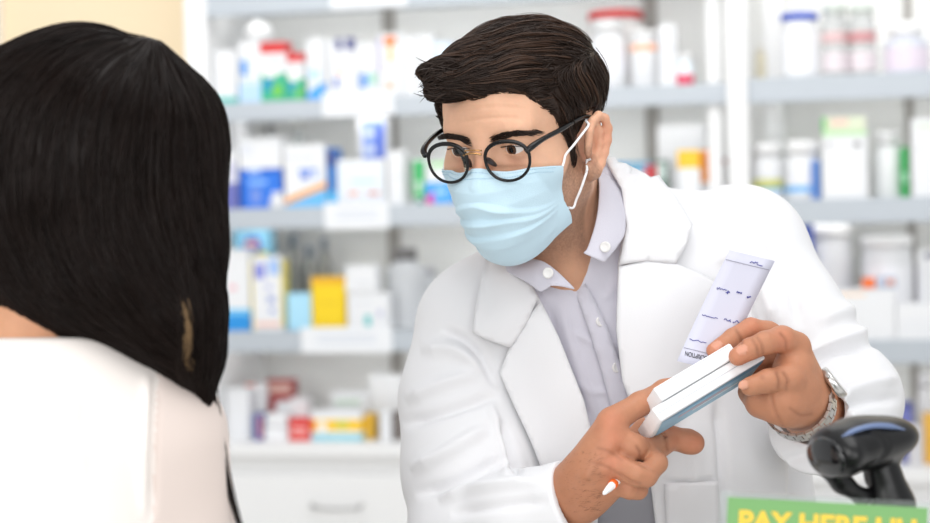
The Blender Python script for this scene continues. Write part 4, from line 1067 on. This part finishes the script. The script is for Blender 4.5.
# lower body (behind the counter)
M_trs = mat('grey_trousers', (150, 150, 156), .9, noise=.03); M_shoe = mat('black_shoe', (25, 24, 24), .4)
b0 = P(640, 740, 2.0)
V1 = []
for s in (-1, 1):
    hip = np.array([b0[0] + s * .085, b0[1], b0[2] + .05]); 
    V1.append(tube_geo(crv([hip, [hip[0] + s * .01, hip[1] - .01, .5], [hip[0] + s * .015, hip[1] + .01, .07]], 5), np.interp(np.arange(11), [0, 5, 10], [.1, .075, .06]), 16))
    sh = SDF((hip[0] - .12, hip[1] - .3, -.01), (hip[0] + .12, hip[1] + .15, .16), .005)
    x_ = hip[0] + s * .015
    sh.add(cone((x_, hip[1] + .03, .042), (x_ + s * .02, hip[1] - .17, .036), .042, .036), .02); sh.add(cone((x_, hip[1] + .01, .05), (x_, hip[1] + .01, .1), .045, .04), .03)
    sv, sq = sh.mesh(); sv[:, 2] = np.maximum(sv[:, 2], .001); link('shoe', fast_mesh('shoe', sv, sq), M_shoe, man)
ts = SDF(P(500, 480, 2.2) * [1, 0, 0] + [0, 1.75, b0[2] - .1], P(800, 480, 2.2) * [1, 0, 0] + [0, 2.2, P(0, 480, 2)[2] + .05], .005)
ts.add(cone(P(632, 490, 1.98), P(640, 740, 1.99), .138, .138))
ts.sub(prism([(300, 200), (1000, 200), (1000, 462), (300, 462)], 1.5, 2.3), .004)
tv, tq = ts.mesh(); V1.append((tv, [tuple(int(i) for i in f) for f in tq]))
link('trousers', poly_mesh('trousers', *join_geo(V1)), M_trs, man)
# ---- wristwatch
M_steel = mat('brushed_steel', (205, 203, 200), .28, 1.0, noise=.08, nscale=400); M_dial = mat('watch_dial', (235, 235, 232), .3)
wt = bpy.data.objects.new('wristwatch', None); COL.objects.link(wt); wt.parent = man; wt.matrix_parent_inverse = man.matrix_world.inverted(); wt['label'] = 'silver steel link wristwatch'
wc = P(799, 404, 1.766); wa = -RT * .46 + UP * .40 - FW * .75; wa /= np.linalg.norm(wa)
wu = RT * .80 + UP * .5; wu = wu - wa * (wu @ wa); wu /= np.linalg.norm(wu); wv = np.cross(wa, wu)
def wp(t, r=1.0, h=0): return wc + (wu * math.cos(t) * .0330 + wv * math.sin(t) * .0340) * r + wa * h
NL = 26
for row, (h0, h1) in enumerate(((-.0085, -.0045), (-.004, .004), (.0045, .0085))):
    geo = []
    for k in range(NL):
        t0, t1 = 2 * math.pi * (k + .07 + .5 * (row == 1)) / NL, 2 * math.pi * (k + .93 + .5 * (row == 1)) / NL
        if abs((k + .5) / NL - round((k + .5) / NL)) < 1.6 / NL: continue
        vs = [wp(t, r, h) for h in (h0, h1) for r in (1.0, 1.075) for t in (t0, t1)]
        geo.append((vs, [(0, 1, 3, 2), (4, 6, 7, 5), (0, 4, 5, 1), (2, 3, 7, 6), (0, 2, 6, 4), (1, 5, 7, 3)]))
    o = link('bracelet', poly_mesh('bracelet', *join_geo(geo)), M_steel, wt, 'steel bracelet links')
    for p in o.data.polygons: p.use_smooth = False
R = Matrix(((*[0] * 3, 0),) * 4) if False else None
def place_lathe(name, prof, c, n, m, parent, label=None, seg=32):
    bm = lathe_bm(prof, seg); Rm = Vector((0, 0, 1)).rotation_difference(Vector(n)).to_matrix().to_4x4(); Rm.translation = Vector(c)
    bmesh.ops.transform(bm, matrix=Rm, verts=bm.verts[:]); return bm_obj(name, bm, m, parent, label)
wo = wu
place_lathe('case', [(.0155, 0), (.0175, .002), (.0175, .007), (.0165, .0085), (.0145, .0085), (.0145, .008)], wp(-.12, 1.06), wo, M_steel, wt)
place_lathe('dial', [(.0143, .0081), (.0143, .0083)], wp(-.12, 1.06), wo, M_dial, wt, 'pale dial')
cr = wp(-.12, 1.2); place_lathe('crown', [(.002, 0), (.0024, .001), (.0024, .003), (.002, .0035)], cr + wa * .0175, wa, M_steel, wt, None, 12)
# ------------------------------------------------------------------ things in his hands
def basis(e1, e2):
    e1 = np.array(e1, float); e1 /= np.linalg.norm(e1); e2 = np.array(e2, float); e2 -= e1 * (e1 @ e2); e2 /= np.linalg.norm(e2)
    f = lambda q: RT * q[0] + UP * q[1] + FW * q[2]
    return f(e1), f(e2)
x1, x2 = basis((.83, .445, .36), (-.194, -.45, .86))
x3 = np.cross(x1, x2)
if x3 @ FW < 0: x3 = -x3          # pointing back through the box
M_bx = mat('white_box_board', (244, 245, 247), .5, noise=.01); M_bl = mat('box_blue_print', (150, 198, 224), .4, noise=.05); M_bl2 = mat('box_deep_blue', (96, 160, 200), .4); M_rd = mat('box_pink_print', (226, 190, 200), .5); M_ln = mat('box_seam', (200, 203, 208), .6)
def held_box(c, L, Wd, T, lab, art):
    """c = front upper left corner; L along, Wd down the front, T back"""
    bm = bmesh.new(); k = {}
    def pt(a, b, d): return c + x1 * a + x2 * b + x3 * d
    vs = [bm.verts.new(Vector(pt(a, b, d))) for a in (0, L) for b in (0, Wd) for d in (0, T)]
    for f in ((0, 1, 3, 2), (4, 6, 7, 5), (0, 4, 5, 1), (2, 3, 7, 6), (0, 2, 6, 4), (1, 5, 7, 3)): bm.faces.new([vs[i] for i in f])
    bmesh.ops.bevel(bm, geom=bm.edges[:], offset=.0008, segments=2, affect='EDGES')
    for (pl, mi) in art:
        f = bm.faces.new([bm.verts.new(Vector(pt(*q))) for q in pl]); f.material_index = mi
    bmesh.ops.recalc_face_normals(bm, faces=bm.faces[:])
    o = bm_obj('medicine_box', bm, [M_bx, M_bl, M_bl2, M_rd, M_ln])
    return tag(o, lab, 'box', 'boxes in the pharmacist hands')
e = -.0003
bxc = P(661, 421, 1.682)
def fr(*q): return [(a, b, e) for a, b in q]
held_box(bxc, .128, .058, .0145, 'flat white medicine box with a pale blue front, nearer of the two held boxes', [
    (fr((.004, .008), (.126, .004), (.126, .056), (.010, .056)), 1), ([(a, b, e * 2) for a, b in ((.004, .008), (.126, .004), (.126, .014), (.03, .016))], 2),
    ([(a, b, e * 2) for a, b in ((.03, .026), (.09, .024), (.09, .029), (.03, .031))], 3), ([(a, b, e * 2) for a, b in ((.05, .034), (.11, .032), (.11, .036), (.05, .038))], 0),
    ([(.002, e, .007), (.126, e, .007), (.126, e, .0078), (.002, e, .0078)], 4)])
held_box(bxc + x3 * .0152 + x1 * .012 - x2 * .003, .093, .058, .0145, 'plain white medicine box held behind the pale blue one', [([(.002, e, .0125), (.09, e, .0125), (.09, e, .0132), (.002, e, .0132)], 4)])
# prescription slip
ptl, ptr, pbl, pbr = P(729.5, 250, 1.765), P(775, 261, 1.772), P(677, 361, 1.735), P(722, 372, 1.742)
def slip(u, v, h=0):
    a = ptl + (ptr - ptl) * u; b = pbl + (pbr - pbl) * u
    return a + (b - a) * v + FW * (.006 * math.sin(v * math.pi) - h) 
n = 12
M_paper = mat('prescription_paper', (206, 206, 221), .8, noise=.01); M_ink = mat('blue_ink', (70, 72, 160), .6); M_blk = mat('black_print', (60, 60, 66), .6)
pp = link('prescription', grid_mesh('prescription', [[slip(j / 4, i / n) for j in range(5)] for i in range(n + 1)]), M_paper)
solidify(pp, .0003, 0); tag(pp, 'narrow white prescription slip with blue handwriting, held upside down above the box', 'paper')
def on_slip(name, strokes, m, w=.0005):
    g = [tube_geo([slip(u, v, .0006) for u, v in s], w, 4) for s in strokes]
    link(name, poly_mesh(name, *join_geo(g)), m, pp)
on_slip('ruled_line', [[(.02, .085), (.98, .085)]], mat('grey_rule', (150, 150, 165), .7), .0003)
on_slip('ruled_line', [[(.02, .88), (.98, .88)]], mat('grey_rule', (150, 150, 165), .7), .00025)
def scrib(u0, u1, v, amp, seed):
    r = random.Random(seed); k = 14
    return [(u0 + (u1 - u0) * i / k, v + amp * r.uniform(-1, 1) * (1 if i % 2 else -.6)) for i in range(k + 1)]
on_slip('handwriting', [scrib(.52, .68, .055, .012, 1), scrib(.68, .80, .065, .006, 11), scrib(.12, .34, .335, .012, 2), scrib(.34, .42, .35, .02, 3), scrib(.55, .66, .33, .014, 4), scrib(.8, .88, .345, .014, 5),
    scrib(.08, .42, .58, .009, 6), scrib(.56, .72, .575, .014, 7), scrib(.76, .92, .57, .018, 8), scrib(.05, .42, .80, .008, 9), scrib(.62, .74, .79, .014, 10)], M_ink, .00034)
def text_on(name, s, m, size, origin, ux, uy, parent, ext=.0002, align='LEFT', bold=0, sq=1.0):
    cu = bpy.data.curves.new(name, 'FONT'); cu.body = s; cu.size = size; cu.extrude = ext; cu.align_x = align; cu.offset = bold
    to = bpy.data.objects.new(name + '_tmp', cu); COL.objects.link(to)
    dg = bpy.context.evaluated_depsgraph_get(); me = bpy.data.meshes.new_from_object(to.evaluated_get(dg))
    bpy.data.objects.remove(to)
    ux = np.array(ux) / np.linalg.norm(ux); uy = np.array(uy) - ux * (np.array(uy) @ ux); uy /= np.linalg.norm(uy); uz = np.cross(ux, uy)
    for v_ in me.vertices: v_.co = Vector(np.array(origin) + ux * v_.co[0] * sq + uy * v_.co[1] + uz * v_.co[2])
    me.name = name
    return link(name, me, m, parent)
text_on('printed_heading', 'PRESCRIPTION', M_blk, .0068, slip(.71, .905, .0006), slip(0, .93) - slip(1, .93), slip(.5, 1) - slip(.5, .9), pp, sq=.66)
# pen
pa, pb = P(603.5, 494, 1.676), P(650, 447, 1.752); pd = (pb - pa) / np.linalg.norm(pb - pa)
pen = thing('pen', pa, 'white pen with an orange ring gripped in the fingers below the box', 'pen')
place_lathe('barrel', [(.0010, 0), (.0020, .002), (.0034, .011), (.0038, .018), (.0040, .0182), (.0040, .11), (.003, .112)], pa, pd, mat('white_plastic', (248, 248, 248), .35), pen, None, 20)
place_lathe('ring', [(.0043, .0175), (.0046, .018), (.0046, .022), (.0043, .0225)], pa, pd, mat('orange_plastic', (240, 110, 40), .4), pen, 'orange ring', 20)
# ------------------------------------------------------------------ the customer, seen from behind
wom = thing('person', [-.37, 1.46, 0], 'woman with long dark hair and a cream blouse, seen from behind', 'person')
WD = 1.50
wf = np.array([.52, .85, 0]); wf /= np.linalg.norm(wf); wl = np.array([-wf[1], wf[0], 0]); wz = np.array([0, 0, 1.0])
hc = P(102, 150, WD)
RWm = np.array([wl, wf, wz])
def Q_(l, f, u): return hc + (wl * l + wf * f + wz * u) / 1000
lo_w = (P(-260, 0, 1.6)[0], 1.2, P(0, 640, 1.5)[2]); hi_w = (P(260, 0, 1.5)[0], 1.78, P(0, 10, 1.5)[2])
wb = SDF(lo_w, hi_w, .003)
wb.add(ell(Q_(0, -8, 10), np.array([68, 86, 76]) / 1000, RWm)); wb.add(ell(Q_(0, 36, -40), np.array([55, 48, 58]) / 1000, RWm), .03)
wb.add(cone(Q_(-30, 20, -75), Q_(0, 70, -92), .016, .014), .02); wb.add(cone(Q_(30, 20, -75), Q_(0, 70, -92), .016, .014), .02)
wb.add(cone(Q_(0, 84, -8), Q_(0, 102, -38), .006, .009), .012); wb.add(cone(Q_(-16, 78, -66), Q_(16, 78, -66), .007, .007), .01)
for s in (-1, 1):
    wb.sub(ell(Q_(s * 31, 88, -10), np.array([16, 9, 8]) / 1000, RWm), .008); wb.add(ell(Q_(s * 30, 72, -10), np.array([12, 12, 12]) / 1000, RWm), .004)
    wb.add(ell(Q_(s * 72, -6, -24), np.array([6, 16, 30]) / 1000, RWm), .006)
nb_ = P(28, 372, 1.50)
wb.add(cone(Q_(0, -20, -50), nb_, .048, .050), .03)
sR_, sL_ = P(130, 452, 1.50), P(-150, 430, 1.44)
wb.add(cone(P(28, 396, 1.50), sR_, .04, .05), .03); wb.add(cone(P(28, 396, 1.50), sL_, .04, .05), .03); wb.add(cone(P(20, 460, 1.52), P(10, 640, 1.54), .10, .10), .06)
vw, qw = wb.mesh(); del wb.d
me = fast_mesh('body', vw, qw); setcol(me, np.tile(np.array(lin((204, 150, 116))), (len(vw), 1)))
link('body', me, M_skin, wom)
# blouse
M_blouse = mat('cream_blouse', (240, 232, 226), .85, spec=.2, noise=.015, nscale=18, bump=.15, bscale=800, sheen=.1)
bs = SDF(lo_w, hi_w, .003)
bs.add(cone(P(28, 384, 1.50), P(122, 436, 1.50), .056, .074)); bs.add(cone(P(28, 384, 1.50), P(-140, 440, 1.45), .056, .078), .05)
bs.add(cone(P(20, 460, 1.52), P(15, 560, 1.53), .115, .112), .06); bs.add(cone(P(15, 560, 1.53), P(15, 760, 1.55), .112, .13), .05)
bs.add(cone(P(142, 452, 1.50), P(172, 640, 1.50), .072, .062), .03); bs.add(cone(P(-150, 450, 1.45), P(-190, 640, 1.44), .075, .066), .03)
bs.add(cone(P(70, 400, 1.46), P(78, 600, 1.44), .05, .07), .05)
bs.add(cone(P(20, 350, 1.505), P(26, 380, 1.50), .056, .062), .02)
bs.sub(cone(P(18, 320, 1.505), P(20, 352, 1.505), .052, .054), .003)
bs.sub(prism([(-150, 250), (200, 250), (200, 300), (110, 338), (60, 337.5), (0, 338), (-150, 345)], 1.2, 1.8), .004)
v, q = bs.mesh(); del bs.d
v = folds(v, q, [([(156, 372), (153, 440), (152, 523)], -.004, 5), ([(148, 372), (145, 440), (144, 523)], .0035, 6), ([(75, 385), (72, 430), (85, 480)], .002, 10)])
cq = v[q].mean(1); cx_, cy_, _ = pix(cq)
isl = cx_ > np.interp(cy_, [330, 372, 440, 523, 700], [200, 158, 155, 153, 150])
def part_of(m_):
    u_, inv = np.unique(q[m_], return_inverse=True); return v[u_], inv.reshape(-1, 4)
blouse = link('blouse', fast_mesh('blouse', *part_of(~isl)), M_blouse, wom, 'cream blouse back')
M_sleeve = mat('pink_beige_sleeve', (228, 213, 205), .8, spec=.2, noise=.02, nscale=18, sheen=.15)  # sleeve coloured darker and pinker than the blouse back
link('sleeve', fast_mesh('sleeve', *part_of(isl)), M_sleeve, blouse, 'pinkish beige sleeve')
# hair
wh = SDF((lo_w[0], 1.25, lo_w[2]), hi_w, .003)
for a, b, ra, rb, k in (((84, 131, 1.50), (92, 133, 1.51), 100, 98, 0), ((92, 135, 1.51), (136, 145, 1.52), 95, 79, .03), ((60, 150, 1.50), (62, 205, 1.49), 88, 78, .04), ((138, 160, 1.51), (146, 250, 1.49), 74, 56, .03),
        ((70, 205, 1.48), (110, 280, 1.465), 76, 52, .04), ((110, 280, 1.465), (160, 322, 1.455), 50, 34, .04), ((158, 240, 1.49), (180, 315, 1.475), 55, 36, .03), ((180, 315, 1.475), (196, 355, 1.475), 34, 20, .03), ((196, 355, 1.475), (206, 398, 1.475), 18, 6, .02),
        ((0, 150, 1.50), (20, 240, 1.50), 70, 60, .05), ((20, 225, 1.49), (60, 275, 1.475), 55, 45, .04), ((150, 322, 1.46), (188, 362, 1.462), 30, 14, .02), ((150, 60, 1.50), (180, 105, 1.51), 20, 28, .02), ((184, 130, 1.52), (194, 250, 1.50), 30, 23, .03)):
    wh.add(cone(P(*a), P(*b), ra / 1200, rb / 1200), k)
v, q = wh.mesh(); wbv = bvh_of(v, q); del wh.d
M_whair = mat('black_brown_hair', (22, 12, 8), .42, spec=.22, noise=.35, nscale=60)
whair = link('hair', fast_mesh('hair', v, q), M_whair, wom, 'long straight dark brown hair')
part = P(150, 40, 1.50)
def flow_w(p, n):
    x_, y_, d_ = pix(p)
    t = min(1, max(0, (y_ - 60) / 110))
    away = (p - part); away = away / (np.linalg.norm(away) + 1e-9)
    low = min(1, max(0, (y_ - 190) / 130)); g = RT * (.9 * low * (1 if x_ < 175 else .15)) - UP
    return away * (1 - t) + g * t
c4 = v[q].mean(1)
ln = comb(wbv, c4[rng.choice(len(c4), 6500)], flow_w, .11, 12, .0028, .05)
strands('hair_strands', ln, .0006, M_whair, whair)
M_hl = mat('golden_brown_hair', (132, 104, 70), .4, noise=.3, nscale=60)
gs = []
for i in range(22):
    x0 = random.gauss(186, 3.0); a = random.uniform(296, 325)
    gs.append([P(x0 + random.uniform(-1, 1) + 5 * t + 2.2 * math.sin(t * 5), a + t * random.uniform(45, 62), 1.425 + .006 * t) for t in np.linspace(0, 1, 10)])
h_ = []
for l_ in gs:
    o_ = []
    for p in l_:
        h = wbv.find_nearest(Vector(p)); o_.append(np.array(h[0]) + np.array(h[1]) * .0029)
    h_.append(o_)
strands('highlight_strands', h_, .00055, M_hl, whair, label='golden brown strands')
lk = []
for i in range(60):
    x0 = random.gauss(0, 1.6)
    lk.append([P(212 + 18 * t + 24 * t * t + x0 * (1 - .5 * t) + (8 * max(0, t - .7)), 380 + 190 * t, 1.49 - .01 * t + random.gauss(0, .0003)) for t in np.linspace(0, 1, 12)])
lk2 = []
for l_ in lk:
    lk2.append([p + RT * 0 for p in l_])
strands('hair_strands', lk2, .0007, M_whair, whair)
# lower body
wx = P(10, 700, 1.54); VV = []
M_skirt = mat('dark_skirt', (50, 48, 55), .9)
VV = tube_geo(crv([[wx[0], wx[1], wx[2] + .1], [wx[0], wx[1], .75], [wx[0], wx[1], .45]], 5), np.interp(np.arange(11), [0, 5, 10], [.12, .16, .17]), 24)
link('skirt', poly_mesh('skirt', *VV), M_skirt, wom)
for s in (-1, 1):
    lg = tube_geo(crv([[wx[0] + s * .075, wx[1], .5], [wx[0] + s * .07, wx[1], .3], [wx[0] + s * .065, wx[1], .06]], 5), np.interp(np.arange(11), [0, 5, 10], [.06, .05, .032]), 14)
    link('stocking', poly_mesh('stocking', *lg), M_skirt, wom)
    x_, y_ = wx[0] + s * .065, wx[1]
    sh = SDF((x_ - .1, y_ - .1, -.01), (x_ + .2, y_ + .25, .13), .005)
    sh.add(cone((x_, y_ - .03, .035), (x_ + .05, y_ + .13, .03), .035, .03), .02); sh.add(cone((x_, y_, .04), (x_, y_, .08), .036, .034), .02)
    sv, sq = sh.mesh(); sv[:, 2] = np.maximum(sv[:, 2], .001); link('shoe', fast_mesh('shoe', sv, sq), M_shoe, wom)
# ------------------------------------------------------------------ counter, scanner, sign
M_ctop = mat('white_counter_top', (232, 232, 230), .3, noise=.01)
ctz = P(800, 640, 1.45)[2]
def wbox(name, lo, hi, m, parent, bev=.004):
    o = bm_obj(name, box_bm(lo, hi, bev), m, parent); o.matrix_parent_inverse = parent.matrix_world.inverted(); return o
ct = thing('counter', [.42, 1.42, 0], 'white service counter under the scanner and the green sign', 'counter')
wbox('counter_top', (-.02, 1.12, ctz - .03), (1.3, 1.70, ctz), M_ctop, ct); wbox('counter_body', (.02, 1.16, 0.0), (1.28, 1.66, ctz - .031), M_white, ct)
# barcode scanner
M_blk2 = mat('black_plastic', (17, 17, 18), .32, spec=.5, noise=.05); M_gloss = mat('gloss_black', (12, 12, 14), .12, coat=.5); M_blue = mat('blue_highlight_strip', (108, 126, 164), .2, spec=.6)
sd_ = 1.50
sc = thing('barcode_scanner', [P(880, 640, sd_)[0], P(880, 640, sd_)[1], ctz], 'black handheld barcode scanner standing head up behind the green sign', 'scanner')
def sdf_obj(name, prims, subs, res, m, parent, label=None):
    lo = np.min([p[0][1] for p in prims], 0) - .012; hi = np.max([p[0][2] for p in prims], 0) + .012
    S_ = SDF(lo, hi, res)
    for p, k in prims: S_.add(p, k)
    for p, k in subs: S_.sub(p, k)
    v_, q_ = S_.mesh(); return link(name, fast_mesh(name, v_, q_), m, parent, label)
ax_ = RT * .86 + UP * .12 + FW * .35; ax_ /= np.linalg.norm(ax_); ay_ = UP - ax_ * (UP @ ax_); ay_ /= np.linalg.norm(ay_); az_ = np.cross(ax_, ay_)
RS = np.array([ax_, ay_, az_])
def sp(x, y, d): return P(x, y, d)
sdf_obj('head', [(ell(P(878, 439, 1.50), np.array([.035, .019, .031]), RS), 0), (ell(P(852, 445, 1.485), np.array([.026, .020, .032]), RS), .02), (ell(P(836, 453, 1.475), np.array([.015, .020, .034]), RS), .012), (cone(P(878, 448, 1.50), P(882, 476, 1.50), .0145, .0150), .012)],
        [], .0015, M_blk2, sc)
sdf_obj('scan_window', [(ell(P(826, 457, 1.468), np.array([.006, .0165, .027]), RS), 0)], [], .001, M_gloss, sc, 'dark scan window')
sdf_obj('handle', [(cone(P(881, 462, 1.495), P(893, 505, 1.495), .0142, .0165), 0), (cone(P(893, 505, 1.495), P(897, 560, 1.50), .0165, .017), .01), (cone(P(895, 560, 1.50), P(898, 610, 1.50), .017, .018), .01)], [], .0015, M_blk2, sc)
sdf_obj('trigger', [(cone(P(832, 470, 1.485), P(842, 483, 1.487), .010, .0075), 0), (cone(P(842, 483, 1.487), P(862, 497, 1.49), .0075, .0065), .008), (cone(P(862, 497, 1.49), P(876, 492, 1.497), .006, .005), .006)], [], .0012, M_blk2, sc, 'curved trigger guard')
st_ = crv([P(842, 437, 1.4555), P(856, 430, 1.4575), P(872, 426, 1.463), P(888, 426, 1.4685), P(902, 429, 1.477), P(911, 434, 1.487)], 5)
link('strip', poly_mesh('strip', *tube_geo(st_, np.interp(np.arange(len(st_)), [0, 3, 16, 20], [.0008, .0022, .0024, .001]), 10)), M_blue, sc, 'bluish highlight made as a coloured strip')  # highlight on the glossy head, built as a blue-grey strip
sb_ = P(898, 612, 1.50)
bm = lathe_bm([(.05, 0), (.052, .004), (.05, .012), (.024, .02), (.0195, .03), (.0195, max(.035, sb_[2] - ctz + .01))], 32); o = bm_obj('stand', bm, M_blk2, sc)
o.matrix_parent_inverse = Matrix(); o.location = Vector((sb_[0] - sc.location[0], sb_[1] - sc.location[1], .0005)); 
# green sign
gd = 1.40
sg_tl, sg_tr = P(728, 497, gd), P(928, 508, gd - .012)
sgx = sg_tr - sg_tl; swid = np.linalg.norm(sgx); sgx /= swid
sgz = np.array([0, 0, 1.0]) - sgx * sgx[2]; sgz /= np.linalg.norm(sgz); sgy = np.cross(sgz, sgx)
hgt = (sg_tl[2] - ctz) - .012
sgn = thing('sign', [(sg_tl[0] + sg_tr[0]) / 2, (sg_tl[1] + sg_tr[1]) / 2, ctz], 'green pay here sign with yellow letters in a clear holder on the counter', 'sign')
def quadbox(name, a0, a1, b0, b1, c0, c1, m, lab=None):
    vs = [sg_tl + sgx * a - sgz * b + sgy * c for a in (a0, a1) for b in (b0, b1) for c in (c0, c1)]
    me = poly_mesh(name, np.array(vs), [(0, 1, 3, 2), (4, 6, 7, 5), (0, 4, 5, 1), (2, 3, 7, 6), (0, 2, 6, 4), (1, 5, 7, 3)])
    for p in me.polygons: p.use_smooth = False
    return link(name, me, m, sgn, lab)
M_acr = mat('clear_acrylic', (240, 246, 244), .05, trans=.92, ior=1.2)
quadbox('green_panel', 0, swid, 0, hgt, 0, .0008, mat('sign_green', (118, 168, 104), .5, noise=.06, nscale=14), 'green printed panel')
quadbox('holder', -.006, swid + .003, -.004, hgt + .004, .0015, .0035, M_acr, 'clear acrylic holder')
quadbox('foot', -.006, swid + .003, hgt + .002, hgt + .006, -.03, .05, M_acr, 'clear acrylic foot')
text_on('lettering', 'PAY HERE UU', mat('sign_yellow', (240, 200, 70), .5), .0225, sg_tl + sgx * .0085 - sgz * .0255 - sgy * .0004, sgx, sgz, sgn, .0003, 'LEFT', .0008)
# ------------------------------------------------------------------ light
w = bpy.data.worlds.new('room_light'); scene.world = w; w.use_nodes = True
bg = w.node_tree.nodes['Background']; bg.inputs['Color'].default_value = (0.97, 0.985, 1.0, 1); bg.inputs['Strength'].default_value = 0.62
def area(name, loc_, tgt, sx, sy, pw, col=(1, 1, 1)):
    l = bpy.data.lights.new(name, 'AREA'); l.shape = 'RECTANGLE'; l.size = sx; l.size_y = sy; l.energy = pw; l.color = col
    o = bpy.data.objects.new(name, l); COL.objects.link(o); o.location = loc_
    o.rotation_euler = (Vector(tgt) - Vector(loc_)).to_track_quat('-Z', 'Y').to_euler()
    return o
area('window_daylight', (-2.2, -0.6, 2.1), (0.1, 1.9, 1.4), 1.8, 1.6, 38, (1, 0.99, 0.97))
area('front_fill', (0.3, -3.2, 1.9), (0.2, 4.0, 1.4), 4.0, 2.4, 78)  # added fill from behind the camera, brightens the shelf interiors
area('ceiling_panel', (0.3, 1.2, 2.85), (0.1, 1.7, 1.2), 1.6, 1.2, 16)
area('ceiling_panel', (0.0, 3.4, 2.85), (0.1, 4.2, 1.2), 3.0, 0.6, 20)
for key, a, b in (('L0', sLi, sM0), ('L1', sLi, sM0), ('L2', sLi, sM0), ('L3', sLi, sM0), ('R1', sM1, sR), ('R2', sM1, sR), ('R3', sM1, sR)):
    c = loc((a + b) / 2, .06, Z[key] - .03); t = loc((a + b) / 2, BD, Z[key] - .16)
    o = area('shelf_fill', c, t, (b - a) * .96, .015, 0.36 * (b - a), (1, .99, .97))  # added fill under each shelf to lift the back panel
c = loc((sM1 + sR) / 2, .06, Z['R1'] + .3); area('shelf_fill', c, loc((sM1 + sR) / 2, BD, Z['R1'] + .12), (sR - sM1) * .96, .015, 0.36 * (sR - sM1), (1, .99, .97))  # same added fill for the top right compartment
vs = scene.view_settings
vs.view_transform = 'Standard'; vs.look = 'None'; vs.gamma = 1.0; vs.use_curve_mapping = False; vs.exposure = 0.1
